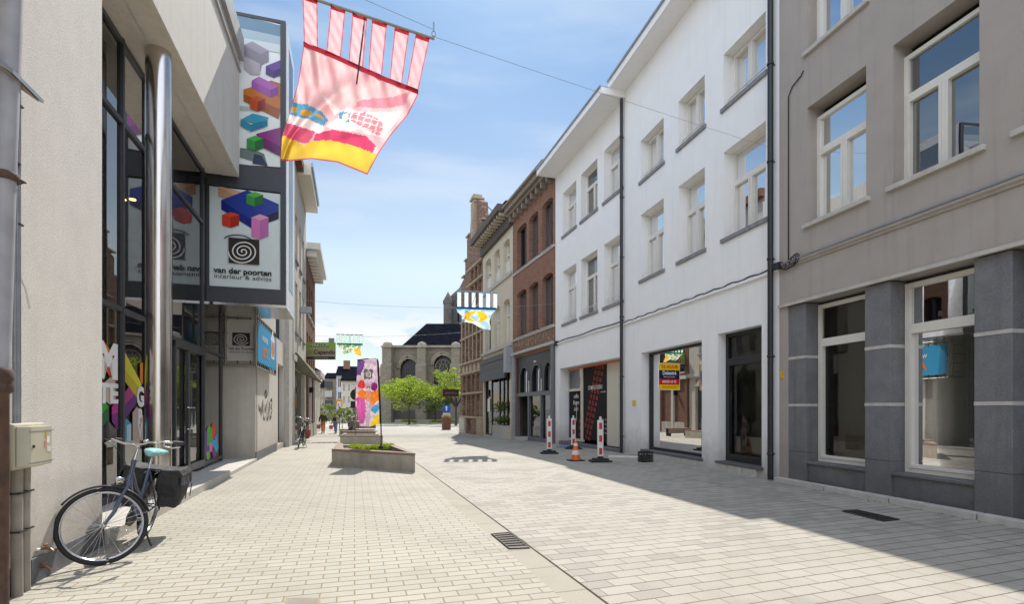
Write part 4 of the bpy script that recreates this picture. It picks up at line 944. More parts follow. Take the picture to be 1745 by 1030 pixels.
bb.add([(hx - .3, oy + .004, zz0 + .3), (hx + .3, oy + .004, zz0 + .3), (hx + .3, oy + .004, zz0 + .85), (hx + .45, oy + .004, zz0 + .85), (hx, oy + .004, zz0 + 1.2), (hx - .45, oy + .004, zz0 + .85), (hx - .3, oy + .004, zz0 + .85)], [(0, 1, 2, 3, 4, 5, 6)], 0, c('#f4f6f6'))
bb.add([(hx + .25 * math.cos(k * .52), oy + .006, zz0 + .6 + .25 * math.sin(k * .52)) for k in range(12)], [tuple(range(12))], 0, c('#ee8a2e'))
bb.build('printed_sheet', printm, b2)
tt = MB()
for k in range(12):
    uu = a + du + (b - a) * (k + .5) / 12
    for zz, s_ in ((zz1, 1), (zz0, -1)): tt.tube([(uu, oy, zz - s_ * .03), (uu + .03, oy - .02, zz + s_ * .15)], .013, 4)
tt.build('elastic_tie', cable_m, b2)
# spray-painted tag: part of the wall
gf = MB(); random.seed(3); pa = M_plain('spray_paint', (.02, .02, .02), .8, var=.4)
def gpt(px, py): h = LF.hit(px, py, .006); return h
strokes = [[(441, 690), (442, 701), (444, 694), (445, 708), (447, 686), (448, 704)], [(448, 681), (449, 712), (451, 716)], [(450, 690), (452, 703), (454, 688), (455, 706)], [(452, 668), (453.5, 667), (455, 671), (454, 677), (452, 678), (451.5, 671), (453, 668)],
           [(456, 682), (457.5, 700), (456.5, 713), (455, 716)], [(458, 685), (460, 690), (459, 701), (461, 713)], [(461, 683), (463.5, 682), (463.5, 689), (461.5, 694), (464, 700), (462, 706)], [(453, 709), (455, 718), (457, 711)], [(458, 709), (460, 716), (462.5, 709)]]
for st in strokes:
    pts = []
    for i in range(len(st) - 1):
        for t in range(4): pts.append((st[i][0] + (st[i+1][0] - st[i][0]) * t / 4, st[i][1] + (st[i+1][1] - st[i][1]) * t / 4))
    pts.append(st[-1]); strips(pts, [.034 + .02 * math.sin(.7 * i + len(st)) for i in range(len(pts))], LF, .006, None, gf, lambda p: p)
gf.build('graffiti', pa, SR)
# coloured window film on the showroom glass
def film(px_polys, texts, name):
    mb = MB(); y = GY - .008
    for col, pts in px_polys:
        y += .0006; hp = [LF.hit(px, py, y) for px, py in pts]; tri = tessellate_polygon([[Vector((a, b, 0)) for a, b in hp]])
        mb.add([(a, y, b) for a, b in hp], [tuple(t) for t in tri], 0, c(col))
    for txt, sz, px, py, col, kw in texts: y += .001; h = LF.hit(px, py, y); put_text(mb, txt, sz, h[0], h[1], y, c(col), **kw)
    mb.build(name, printm, gl)
o2p = lambda pts: [(160 + a / 5.15, 560 + b / 5.15) for a, b in pts]
FL = [('#e88a2e', o2p([(66, 110), (82, 103), (140, 185), (140, 420), (66, 300)])), ('#e85c33', o2p([(66, 300), (140, 425), (190, 380), (192, 265), (140, 250)])),
      ('#3fa53c', o2p([(66, 610), (130, 685), (66, 760)])), ('#2f6b45', o2p([(66, 760), (130, 688), (130, 800), (66, 870)])),
      ('#c03a92', o2p([(158, 690), (212, 620), (212, 740), (158, 760)])), ('#7b2f86', o2p([(158, 760), (212, 740), (212, 890), (158, 820)])),
      ('#cdb5ab', o2p([(98, 470), (150, 425), (190, 470), (190, 650), (145, 670), (98, 640)])),
      ('#e9dc3c', o2p([(246, 250), (274, 212), (420, 490), (395, 560), (246, 330)])), ('#d3c12a', o2p([(246, 330), (395, 515), (378, 612), (246, 430)])),
      ('#e8862a', o2p([(405, 305), (430, 300), (430, 490), (405, 450)])), ('#c23a90', o2p([(246, 600), (310, 510), (360, 590), (246, 700)])), ('#6f2f88', o2p([(246, 700), (362, 575), (372, 660), (246, 835)])),
      ('#3fa9cf', o2p([(248, 840), (288, 790), (328, 840), (328, 990), (248, 990)])), ('#bfe0ea', o2p([(290, 850), (328, 840), (328, 990), (290, 990)])), ('#c9b3aa', o2p([(340, 740), (378, 690), (432, 770), (432, 985), (340, 985)]))]
film(FL, [('M', .62, 160 + 128 / 5.15, 560 + 300 / 5.15, '#f4f4f2', dict(bold=.06, sx=1.25)), ('TE', .36, 160 + 130 / 5.15, 560 + 580 / 5.15, '#f4f4f2', dict(bold=.04, sx=1.5)), ('G', .4, 160 + 410 / 5.15, 560 + 610 / 5.15, '#f4f4f2', dict(bold=.05, sx=1.)), ('P', .3, 160 + 405 / 5.15, 560 + 780 / 5.15, '#f4f4f2', dict(bold=.05)), ('V', .3, 160 + 405 / 5.15, 560 + 900 / 5.15, '#e4e4e2', dict(bold=.05))], 'window_film')
o5 = lambda pts: [(280 + a / 3.22, 500 + b / 3.22) for a, b in pts]
film([('#c43fa0', o5([(208, 560), (213, 548), (222, 560), (222, 900), (208, 905)])), ('#7a4aa0', o5([(226, 760), (234, 748), (244, 760), (244, 900), (226, 900)])), ('#52b848', o5([(236, 740), (248, 724), (260, 745), (260, 830), (236, 840)])),
      ('#e0513a', o5([(260, 725), (269, 712), (278, 725), (278, 800), (260, 800)])), ('#48aee0', o5([(260, 790), (275, 810), (286, 770), (297, 850), (285, 880), (262, 830)])), ('#7ac36c', o5([(232, 880), (240, 865), (250, 880), (248, 915), (232, 915)])), ('#e08aa8', o5([(246, 830), (256, 815), (266, 830), (264, 870), (248, 875)])), ('#9a3f8a', o5([(264, 870), (274, 855), (284, 870), (283, 905), (266, 905)]))], [], 'window_film')

# ---- further houses on the left
def left_house(name, label, cat, p0, p1, h, mat, **k):
    a, b = ul(p0), ul(p1); t = thing(name, label, cat, (*LF.w(a)[:2], 0), LF.rz); L_ = b - a                # L_ < 0
    return t, L_, (lambda px, off=0: LF.u(px, off) - a), a
t, L_, uu, a0 = left_house('stone_house', 'tall pale stone house with white box eave and a dark shopfront awning, left side', 'house', 495, 521.5, 12, None)
bz = gz(LF.w(a0 + L_ / 2).y); H3 = z_(509, 305)
pale = M_plain('pale_render', (.50, .45, .38), .9, var=.08, scale=3, bump=.2, streak=.3)
wn_ = [(uu(497), uu(500.5)), (uu(503), uu(507)), (uu(510), uu(513)), (uu(515.5), uu(518.5))]
hol = [rect(x0, x1, q0, q1) for x0, x1 in wn_ for q0, q1 in ((4.9, 7.2), (8.2, 10.3))] + [rect(uu(496.5), uu(519.5), bz, 3.3)]
shell(t, 0, L_, H3, rect(0, L_, -.8, H3), hol, pale)
for x0, x1 in wn_:
    for q0, q1 in ((4.9, 7.2), (8.2, 10.3)): win(t, x0, x1, q0, q1, -.2, sill=(.05, .08, .1), transom=.3, deep=.5)
MB().box(uu(506) , L_, .002, .62, H3 - .1, H3 + .5).build('eave', cream, t); MB().box(uu(506), L_, .63, .7, H3 + .3, H3 + .5).build('gutter', zinc, t)
MB().box(0, uu(506), .002, .3, H3 + .0, H3 + .4).build('cornice', brick_d, t)
MB().box(0, -.5, .002, .12, -.5, H3 - .3).build('pilaster', light_st, t)
MB().box(0, L_, .002, .15, 3.45, 3.7).build('ledge', light_st, t)
mb = MB().box(uu(496.5), uu(519.5), -.3, -.2, bz, 3.3).build('shopfront', dark_m, t)
for k in range(5): MB().box(uu(497 + k * 4.6) , uu(500.3 + k * 4.6), -.195, -.19, bz + .3, 2.9).build('pane', glass_up, mb)
MB().prism([(.0, 3.9), (.14, 3.86), (1.0, 2.75), (.95, 2.7), (.0, 3.2)], uu(501), uu(515), 'x').build('awning', M_plain('olive_canvas', (.13, .12, .07), .8, var=.2), t)
MB().box(uu(512), uu(513.2), .002, .5, 6.2, 6.5).build('alarm_box', zinc, t)
t, L_, uu, a0 = left_house('brick_house', 'dark brick house with white bracketed cornice, on the left beyond the awning', 'house', 521.8, 537, 11, None)
bz = gz(-40); H4 = z_(522, 424); b4 = gz(LF.w(a0 + L_ / 2).y)
wn_ = [(uu(523 + 3.3 * k), uu(525 + 3.3 * k)) for k in range(4)]
shell(t, 0, L_, H4, rect(0, L_, -.8, H4), [rect(x0, x1, q0, q1) for x0, x1 in wn_ for q0, q1 in ((3.9, 5.8), (6.9, 8.8))], brick_d)
for x0, x1 in wn_:
    for q0, q1 in ((3.9, 5.8), (6.9, 8.8)): win(t, x0, x1, q0, q1, -.2, sill=(.05, .08, .1), sillm=light_st, transom=.3, deep=.5, frame=dark_m)
MB().box(0, L_, .003, .75, H4, H4 + .35).build('cornice', pvc, t)
for k in range(9): MB().box(L_ * (k + .3) / 9, L_ * (k + .7) / 9, .003, .55, H4 - .35, H4 - .003).build('bracket', pvc, t)
for k in range(4): MB().box(L_ * (k + .0) / 4, L_ * k / 4 - .35, .002, .12, b4, 3.4).build('pilaster', light_st if k % 2 else brick_d, t)
MB().box(0, L_, .002, .1, b4, b4 + .8).build('plinth', concrete, t); MB().box(0, L_, .003, .2, 3.4, 3.65).build('ledge', light_st, t)
t, L_, uu, a0 = left_house('low_house', 'low cream annexe with stone cornice beyond the dark brick house', 'house', 537.2, 545.5, 4, None)
MB().wall(rect(0, L_, -.8, 3.7), [], 0, -6).build('wall', yellow, t); MB().box(-.1, L_ - .1, -.2, .35, 3.7, 4.1).build('cornice', light_st, t)
for k in range(2): win(t, L_ * (.2 + .45 * k), L_ * (.4 + .45 * k), .6, 2.6, .03, deep=.02, transom=None)
MB().prism([(.3, 4.1), (-6, 4.1), (-3, 6)], 0, L_, 'x').build('roof', slate, t)
# hanging signs on the left
def hang_sign(name, label, cat, px0, px1, py0, py1, Y, th=.1):
    xa, xb = (px0 - CX) / F * Y, (px1 - CX) / F * Y; t = thing(name, label, cat, ((xa + xb) / 2, Y, 0)); w2_ = (xb - xa) / 2
    return t, w2_, CAMH + (HY - py1) / F * Y, CAMH + (HY - py0) / F * Y
t, w_, z0, z1 = hang_sign('shop_sign', 'green, beige and black projecting sign lettered VERKOOP and Capando above the left pavement', 'sign', 523, 570.5, 584, 613, 30)
h_ = z1 - z0; MB().box(-w_, w_, .01, .16, z0, z1).build('sign_box', M_plain('sign_case', (.3, .3, .28), .5), t)
mb = MB()
for q0, q1, col in ((0, .17, '#3c3a36'), (.17, .66, '#a79a84'), (.66, 1, '#8db53a')): mb.add([(-w_, 0, z0 + q0 * h_), (w_, 0, z0 + q0 * h_), (w_, 0, z0 + q1 * h_), (-w_, 0, z0 + q1 * h_)], [(0, 1, 2, 3)], 0, c(col))
mb.add([(-w_ * .8, -.004, z0 + h_ * .74), (w_ * .55, -.004, z0 + h_ * .74), (w_ * .55, -.004, z0 + h_ * .92), (-w_ * .8, -.004, z0 + h_ * .92)], [(0, 1, 2, 3)], 0, c('#2b2a28'))
def txt_cam(mb, s, size, x, z, y, col, **k):
    t_ = text_mb(s, size, **k); mb.add([(x + v[0], y, z + v[1]) for v in t_.v], t_.f, 0, col)
txt_cam(mb, 'VERKOOP', .2, -w_ * .12, z0 + h_ * .83, -.01, c('#d8e0c8'), bold=.02, sx=1.2); txt_cam(mb, 'Capando', .34, w_ * .25, z0 + h_ * .42, -.01, c('#2b2a28'), bold=.02)
txt_cam(mb, 'renovatie en afwerking', .09, 0, z0 + h_ * .09, -.01, c('#c8c0b0'))
mb.add([(-w_ * .75 + .16 * math.cos(k * .6), -.01, z0 + h_ * .42 + .16 * math.sin(k * .6)) for k in range(10)], [tuple(range(10))], 0, c('#8a9a48'))
mb.build('lettering', printm, t)
MB().box(w_ * .55, w_ * .92, .03, .1, z1, z1 + .25).box(-w_ - .35, -w_, .05, .1, z0 + .1, z0 + .16).box(-w_ - .35, -w_, .05, .1, z1 - .2, z1 - .14).build('bracket', zinc, t)
t, w_, z0, z1 = hang_sign('shop_sign', 'small black rectangular sign projecting over the left pavement', 'sign', 518, 533.5, 661, 670, 31)
MB().box(-w_, w_, 0, .12, z0, z1).build('board', black_m, t); MB().tube([(-w_ - .2, .06, z1 - .1), (w_, .06, z1 + .03)], .02, 6).build('arm', black_m, t)
t, w_, z0, z1 = hang_sign('pennant', 'white pennant with a navy and yellow print beyond the left shopfronts', 'banner', 535.5, 548, 668, 687, 42)
MB().box(-w_, w_, 0, .02, z0, z1, col=c('#d8dad6')).box(-w_ * .7, w_ * .6, -.01, -.005, z0 + .08, z1 - .25, col=c('#2a3152')).box(-w_ * .8, -w_ * .3, -.016, -.011, z1 - .4, z1 - .15, col=c('#d8c23a')).build('sheet', printm, t)
MB().tube([(-w_ - .3, .03, z1 + .02), (w_, .03, z1 + .02)], .03, 6).build('pole', black_m, t)
t, w_, z0, z1 = hang_sign('pennant', 'orange, white and blue pennant hanging above the far shrubs', 'banner', 573, 583.5, 681, 693.5, 45)
MB().box(-w_, w_, 0, .02, z0, z1, col=c('#e0a050')).box(-w_ * .6, w_ * .5, -.01, -.005, z0, z0 + .42, col=c('#eeeae0')).box(-w_ * .4, w_ * .0, -.016, -.011, z0, z0 + .3, col=c('#5a9ac8')).build('sheet', printm, t)
MB().tube([(0, .03, z1 - .05), (0, .03, gz(45))], .035, 6).build('pole', black_m, t)
# ------------------------------------------------------------------ bicycles
rubber = M_plain('tyre_rubber', (.025, .024, .023), .8, bump=.1); alu = M_plain('aluminium', (.55, .55, .56), .3, .9)
def wheel(name, parent, cx, cy, cz, r=.345, M=None):
    f = lambda mb, n, m, p: mb.build(n, m, p, M=M)
    ring = lambda rr: [(cx + rr * math.cos(a * math.pi / 32), cy, cz + rr * math.sin(a * math.pi / 32)) for a in range(64)]
    t = f(MB().tube(ring(r - .018), .019, 10, closed=True), name, rubber, parent)
    mb = MB()
    for s_ in (-1, 1): mb.tube([(p[0], p[1] + s_ * .009, p[2]) for p in ring(r - .042)], .007, 6, closed=True)
    mb.tube(ring(r - .047), .008, 6, closed=True); f(mb, 'rim', alu, t)
    mb = MB()
    for k in range(32):
        a = k * math.pi / 16; b = a + (.38 if k % 4 < 2 else -.38); s_ = .025 if k % 2 else -.025
        mb.tube([(cx + .02 * math.cos(b), cy + s_, cz + .02 * math.sin(b)), (cx + (r - .05) * math.cos(a), cy, cz + (r - .05) * math.sin(a))], .0016, 3, caps=False)
    sp = f(mb, 'spokes', chrome, t)
    f(MB().tube([(cx, cy - .07, cz), (cx, cy - .04, cz), (cx, cy + .04, cz), (cx, cy + .07, cz)], [.009, .024, .024, .009], 10), 'hub', chrome, t)
    return t
def bicycle(label, loc, rz, lean, steer, bar_steer, fcol, seatm, group=None, lamp=True):
    t = thing('bicycle', label, 'bicycle', loc, group=group, rot=(R(-lean), 0, rz)); rr = .345
    bb, st, sd = Vector((-.1, 0, .29)), Vector((-.26, 0, .78)), Vector((-.30, 0, .92))
    hb, ht, rh, fh = Vector((.335, 0, .72)), Vector((.275, 0, .92)), Vector((-.55, 0, rr)), Vector((.55, 0, rr))
    mb = MB(); mb.tube([bb, st], .016, 10).tube([hb + Vector((-.012, 0, .04)), Vector((.1, 0, .47)), bb], .019, 10).tube([hb + Vector((-.03, 0, .12)), Vector((.05, 0, .62)), bb.lerp(st, .45)], .013, 8).tube([hb, ht], .02, 10)
    for s_ in (-1, 1): mb.tube([bb + Vector((0, s_ * .03, 0)), rh + Vector((0, s_ * .06, 0))], .009, 6).tube([st + Vector((0, s_ * .015, -.03)), rh + Vector((0, s_ * .06, 0))], .008, 6)
    mb.build('frame', fcol, t)
    ax = (ht - hb).normalized(); Mr = Matrix.Translation(hb) @ Matrix.Rotation(R(steer), 4, ax) @ Matrix.Translation(-hb)
    Mh = Matrix.Translation(hb) @ Matrix.Rotation(R(bar_steer), 4, ax) @ Matrix.Translation(-hb)
    mb = MB()
    for s_ in (-1, 1): mb.tube([hb + Vector((0, s_ * .03, -.02)), Vector((.40, s_ * .055, .60)), Vector((.46, s_ * .06, .46)), fh + Vector((0, s_ * .06, 0))], [.014, .014, .012, .009], 8)
    mb.tube([hb + Vector((0, -.035, -.01)), hb + Vector((0, .035, -.01))], .016, 8); mb.build('fork', fcol, t, M=Mr)
    wheel('front_wheel', t, .55, 0, rr, rr, Mr); wheel('rear_wheel', t, -.55, 0, rr, rr)
    def fender(cx, a0, a1, n, M=None):
        mb = MB(); vs = []; k = 26
        for i in range(k + 1):
            a = R(a0 + (a1 - a0) * i / k)
            for y, q in ((-.028, .0), (-.018, .012), (0, .017), (.018, .012), (.028, .0)): vs.append((cx + (rr + .008 + q) * math.cos(a), y, rr + (rr + .008 + q) * math.sin(a)))
        mb.add(vs, [(i*5+j, i*5+j+1, i*5+j+6, i*5+j+5) for i in range(k) for j in range(4)], smooth=True)
        o = mb.build(n, black_m, t, M=M); sm = o.modifiers.new('thick', 'SOLIDIFY'); sm.thickness = .002
        MB().tube([(cx, -.05, rr), (cx + rr * math.cos(R(a1)), -.03, rr + rr * math.sin(R(a1)))], .002, 4).tube([(cx, .05, rr), (cx + rr * math.cos(R(a1)), .03, rr + rr * math.sin(R(a1)))], .002, 4).build('fender_stay', chrome, o, M=M)
    fender(.55, 40, 168, 'front_fender', Mr); fender(-.55, 25, 200, 'rear_fender')
    # swept-back handlebar on its stem
    top = ht + ax * .13
    mb = MB().tube([ht - ax * .02, top], .012, 8).tube([top, top + Vector((.05, 0, .02))], .014, 8); c0 = top + Vector((.05, 0, .02))
    pts = [(0, 0, 0), (.03, .08, .01), (.02, .17, .035), (-.05, .25, .04), (-.12, .275, .035), (-.17, .285, .03)]
    for s_ in (-1, 1): mb.tube([c0 + Vector((p[0], p[1] * s_, p[2])) for p in pts], .0115, 8)
    h_ = mb.build('handlebar', chrome, t, M=Mh)
    for s_ in (-1, 1):
        MB().tube([c0 + Vector((p[0], p[1] * s_, p[2])) for p in ((-.12, .275, .035), (-.21, .292, .028), (-.25, .298, .025))], .018, 8).build('grip', black_m, h_, M=Mh)
        MB().tube([c0 + Vector((p[0], p[1] * s_, p[2])) for p in ((-.04, .245, .03), (.01, .27, .0), (-.06, .31, -.015), (-.17, .32, -.01))], .006, 6).build('brake_lever', chrome, h_, M=Mh)
        MB().tube([c0 + Vector((p[0], p[1] * s_, p[2])) for p in ((-.04, .24, .03), (.08, .23, .05), (.12, .1, -.02), (.08, .03, -.15), (.04, .0, -.3))], .003, 5).build('brake_cable', black_m, h_, M=Mh)
    MB().lathe([(0, 0), (.022, .0), (.027, .012), (.018, .028), (0, .032)], n=14).build('bell', chrome, h_, M=Mh @ Matrix.Translation(c0 + Vector((.0, .1, .03))))
    ml = Mr @ Matrix.Translation(hb + Vector((.07, 0, .02))) @ Matrix.Rotation(R(90), 4, 'Y')
    lm = MB().lathe([(0, -.05), (.02, -.045), (.037, -.0), (.04, .02)], n=16).build('headlamp', chrome, t, M=ml)
    MB().lathe([(.038, .018), (.02, .026), (0, .028)], n=16).build('lens', M_plain('lamp_lens', (.7, .7, .66), .2), lm, M=ml)
    MB().tube([st, sd], .011, 8).build('seat_post', chrome, t)
    # saddle: nose forward, wide at the back, cloth cover
    mb = MB(); n = 12; vs = []
    for i in range(n + 1):
        q = i / n; x = -.44 + .29 * q; w = .10 * (1 - q) ** .8 + .024; w *= min(1, .55 + q * 6) if q < .1 else 1; h = .03 + .012 * math.sin(q * 3)
        for j in range(12): a = j * math.pi / 6; vs.append((x, w * math.cos(a) * (1 - .0 * q), .945 + h * math.sin(a) * (1 if math.sin(a) > 0 else .9) + .008 * (1 - q)))
    mb.add(vs, [(i*12+j, i*12+(j+1) % 12, (i+1)*12+(j+1) % 12, (i+1)*12+j) for i in range(n) for j in range(12)] + [tuple(range(12)), tuple(n*12+j for j in range(12))], smooth=True)
    mb.build('saddle', seatm, t)
    mb = MB()
    for s_ in (-1, 1): mb.tube([(-.30, s_ * .05, .72), (-.45, s_ * .06, .735), (-.80, s_ * .06, .74)], .006, 6).tube([(-.76, s_ * .06, .74), (-.55, s_ * .065, rr)], .005, 6).tube([(-.5, s_ * .06, .738), (-.55, s_ * .065, rr)], .005, 6)
    for k in range(4): mb.tube([(-.42 - .11 * k, -.06, .74), (-.42 - .11 * k, .06, .74)], .005, 6)
    mb.build('carrier', black_m, t)
    mb = MB().prism([(-.62, .30), (-.55, .26), (-.12, .2), (.0, .24), (.01, .32), (-.06, .37), (-.3, .40), (-.55, .43), (-.62, .38)], -.055, -.035)
    mb.build('chain_guard', black_m, t, bevel=.006)
    mb = MB().tube([(-.1, -.07, .29), (-.1, .07, .29)], .014, 8).tube([(-.1, .07, .29), (.03, .075, .19)], .009, 6).tube([(-.1, -.07, .29), (-.23, -.075, .39)], .009, 6); cr_ = mb.build('crank', chrome, t)
    for x, y, z in ((.03, .12, .19), (-.23, -.12, .39)): MB().box(x - .035, x + .035, y - .045, y + .045, z - .01, z + .01).build('pedal', black_m, cr_)
    MB().tube([(-.16, .03, .27), (-.1, .12, .14), (-.06, .19, .03), (-.03, .2, .012)], .009, 6).build('kickstand', black_m, t)
    MB().lathe([(0, 0), (.025, 0), (.028, .015), (0, .02)], n=12).build('rear_light', M_plain('red_lens', (.45, .02, .02), .2), t, M=Matrix.Translation((-.84, 0, .7)) @ Matrix.Rotation(R(-90), 4, 'Y'))
    return t
blue_fr = M_plain('blue_frame_paint', (.07, .09, .15), .3, .3, spec=.8); seat_c = M_plain('turquoise_saddle_cover', (.28, .52, .52), .8, var=.3, scale=30)
black_fr = M_plain('black_frame_paint', (.02, .02, .022), .35)
BK = (-3.83, 5.25, .0); brz = R(-70)
bike = bicycle('blue city bicycle with turquoise saddle cover leaning beside the stucco wall', BK, brz, 9, -68, -18, blue_fr, seat_c)
def crumple(o, lv=2, st=.035):
    tx = bpy.data.textures.get('folds') or bpy.data.textures.new('folds', 'CLOUDS'); tx.noise_scale = .11
    a = o.modifiers.new('soft', 'SUBSURF'); a.subdivision_type = 'SIMPLE'; a.levels = a.render_levels = lv + 1
    b = o.modifiers.new('soft2', 'SUBSURF'); b.levels = b.render_levels = 1
    d = o.modifiers.new('folds', 'DISPLACE'); d.texture = tx; d.strength = st; d.mid_level = .5; return o
def pannier(label, loc, rz, lean, col, k=1):
    t = thing('pannier_bag', label, 'bicycle bag', loc, rot=(R(-lean), 0, rz)); m = M_plain('bag_fabric', col, .75, var=.25, scale=12, bump=.5, bscale=30)
    for s_ in (1, -1):
        mb = MB(); vs = []; n = 7
        for i in range(n + 1):
            q = i / n; zz = .36 + .40 * q; xx = .17 + .05 * q; yy = .085 + .035 * math.sin(q * 2.6)
            for (a, b) in ((-1, -.8), (-.8, -1), (.8, -1), (1, -.8), (1, .8), (.85, 1), (-.85, 1), (-1, .8)):
                vs.append((-.60 + a * xx + .012 * math.sin(7 * q + a * 3), s_ * (.17 + b * yy + .01 * math.sin(5 * q + a)), zz))
        mb.add(vs, [(i*8+j, i*8+(j+1) % 8, (i+1)*8+(j+1) % 8, (i+1)*8+j) for i in range(n) for j in range(8)] + [tuple(range(8)), tuple(n*8+j for j in range(8))])
        p = mb.build('pannier', m, t); crumple(p)
        MB().prism([(.06 * s_, .765), (.30 * s_, .775), (.33 * s_, .70), (.335 * s_, .56), (.32 * s_, .56), (.315 * s_, .69), (.285 * s_, .762)], -.83, -.37, 'x').build('flap', m, p) if 0 else crumple(MB().prism([(.07 * s_, .755), (.25 * s_, .775), (.29 * s_, .72), (.30 * s_, .60), (.285 * s_, .60), (.27 * s_, .70), (.24 * s_, .745)], -.82, -.38, 'x').build('flap', m, p), 2)
        MB().box(-.72, -.70, s_ * .33, s_ * .338, .46, .6).box(-.50, -.48, s_ * .33, s_ * .338, .46, .6).build('strap', black_m, p)
    MB().box(-.78, -.42, -.08, .08, .748, .762).build('yoke', m, t)
    return t
pannier('black double pannier bag draped over the carrier of the nearest bicycle', BK, brz, 9, (.028, .027, .03))
b2l = (ground(508, 764).x + .1, ground(508, 764).y, gz(17)); 
bicycle('black city bicycle parked against the left shopfront, far beyond the showroom', b2l, R(-78), 7, 12, 12, black_fr, M_plain('dark_saddle', (.03, .028, .028), .6))
pannier('rust red double pannier bag on the parked bicycle farther down', b2l, R(-78), 7, (.26, .06, .035)).scale = (.8, .62, .85)

# ------------------------------------------------------------------ left foreground services
def wthing(name, label, cat, px, off, group=None): return thing(name, label, cat, tuple(LF.w(LF.u(px, off), off, 0)), LF.rz, group)
t = wthing('drainpipe', 'fat grey plastic drainpipe with rusty iron foot at the left edge', 'drainpipe', 14, .12)
MB().tube([(.11, 0, 1.62), (.03, 0, 3.2), (-.06, 0, 4.6), (-.2, 0, 6.6)], .064, 20).build('pipe', M_plain('pipe_grey', (.36, .35, .36), .55, dirt=.3, streak=.3), t)
rust = M_plain('rusty_iron', (.10, .055, .038), .75, var=.4, scale=10, bump=.3)
MB().lathe([(.062, -.02), (.062, 1.5), (.085, 1.52), (.088, 1.56), (.08, 1.58), (.088, 1.6), (.085, 1.66), (.07, 1.68)], .12, 0, 20).build('iron_foot', rust, t)
MB().lathe([(.07, 3.0), (.083, 3.01), (.083, 3.05), (.07, 3.06)], .04, 0, 16).tube([(-.1, .0, 3.03), (-.09, .05, 3.05), (-.02, .09, 3.02), (.08, .05, 3.04)], .008, 5).tube([(0, -.07, 3.03), (0, -.12, 3.03)], .012, 5).build('clamp', rust, t)
t = wthing('utility_cabinet', 'beige utility cabinet with stickers, fixed to the stucco wall above two grey conduits', 'cabinet', 44, .0)
zc0, zc1 = LF.z(44, 798, .1), LF.z(44, 722, .1); us = [LF.u(px, .1) - LF.u(44, 0) for px in (14, 70)]
a, b = min(us), max(us); beige = M_plain('cabinet_beige', (.50, .47, .35), .45, var=.06, streak=.15)
MB().box(a, b, 0, .13, zc0, zc1).build('box', beige, t, bevel=.015)
MB().prism([(a + .02, .131), (b - .02, .131), (b - .06, .2), (a + .06, .2)], zc0 + .02, zc1 - .02, 'z').build('cover', beige, t, bevel=.01)
mb = MB()
for (x, zz, w, h, col) in ((a + .12, .62, .04, .05, '#e8e8e4'), (a + .11, .4, .05, .04, '#dcdad4'), (a + .16, .52, .03, .05, '#c98f80'), (a + .15, .75, .02, .06, '#c89a4a')):
    zz = zc0 + (zc1 - zc0) * zz; mb.box(x - w/2, x + w/2, .2005, .202, zz - h/2, zz + h/2, col=c(col))
mb.build('sticker', printm, t)
MB().lathe([(0, 0), (.012, 0), (.014, .006), (0, .008)], n=12).build('lock', black_m, t, M=Matrix.Translation((b - .1, .2, (zc0 + zc1) / 2)) @ Matrix.Rotation(R(-90), 4, 'X'))
MB().box(a + .035, b - .035, .2, .2025, zc0 + .045, zc0 + .05).box(a + .035, b - .035, .2, .2025, zc1 - .06, zc1 - .055).build('seam', zinc, t)
cond = M_plain('conduit', (.33, .30, .26), .6, .2, var=.2, dirt=.4)
for k, (px, z0, z1, r, y) in enumerate(((29, 0, zc0, .036, .06), (44, 0, zc0, .03, .055), (33, zc1, 4.3, .012, .03), (26, zc1, 5.2, .017, .03))):
    t = wthing('conduit', ['thick grey conduit from the cabinet down to the ground, on the left', 'thinner grey conduit from the cabinet down to the ground, on the right', 'thin grey cable pipe rising from the cabinet top, right one', 'thin pipe rising from the cabinet top beside the drainpipe'][k], 'conduit', px, y)
    mb = MB().tube([(0, 0, z0), (.005, 0, (z0 + z1) / 2), (0, 0, z1)], r, 12); mb.build('pipe', cond if k < 2 else zinc, t)
    for zz in ((z0 + z1) * .5, z0 + (z1 - z0) * .8): MB().box(-r - .012, r + .012, -.05, r + .006, zz, zz + .012).build('clip', black_m, t)
t = wthing('fallen_cable', 'loose white cable end hanging from the wall above the cabinet', 'cable', 36, .03)
tag(t, cat='cable'); MB().tube([(0, 0, LF.z(36, 478)), (-.02, .02, LF.z(36, 495)), (-.05, .03, LF.z(40, 527))], .008, 6).build('wire', pvc, t)
brass = M_plain('brass', (.30, .17, .09), .4, .7)
for k, (px, py) in enumerate(((66, 936), (62, 968))):
    t = wthing('wall_tap', ['brass wall tap, the upper of two beside the bicycle wheel', 'brass wall tap, the lower one just above the pavement'][k], 'tap', px, .0); zz = LF.z(px, py)
    MB().tube([(0, 0, zz), (0, .07, zz), (-.0, .1, zz - .03)], .012, 8).build('spout', brass, t); MB().tube([(-.03, .05, zz + .03), (.03, .05, zz + .03)], .008, 6).tube([(0, .05, zz), (0, .05, zz + .03)], .006, 6).build('handle', brass, t)
    MB().tube([(.05, .01, zz), (.0, .01, zz)], .01, 6).build('inlet', pvc, t)
t = wthing('wall_lantern', 'box shaped wall lantern with beige underside projecting at the top left edge', 'lamp', 2, .0)
zz = LF.z(2, 75, .3) + .03; mb = MB().prism([(0, zz + .08), (.20, zz - .04), (.20, zz - .01), (0, zz + .16)], -.12, .26, 'x'); mb.build('housing', zinc, t)
MB().box(-.1, .24, .02, .58, zz - .0 - .075, zz - .065).build('diffuser', M_plain('lamp_beige', (.5, .42, .3), .6), t) if 0 else MB().prism([(.03, zz + .068), (.18, zz - .033), (.18, zz - .041), (.03, zz + .06)], -.1, .24, 'x').build('diffuser', M_plain('lamp_beige', (.45, .36, .24), .6), t)

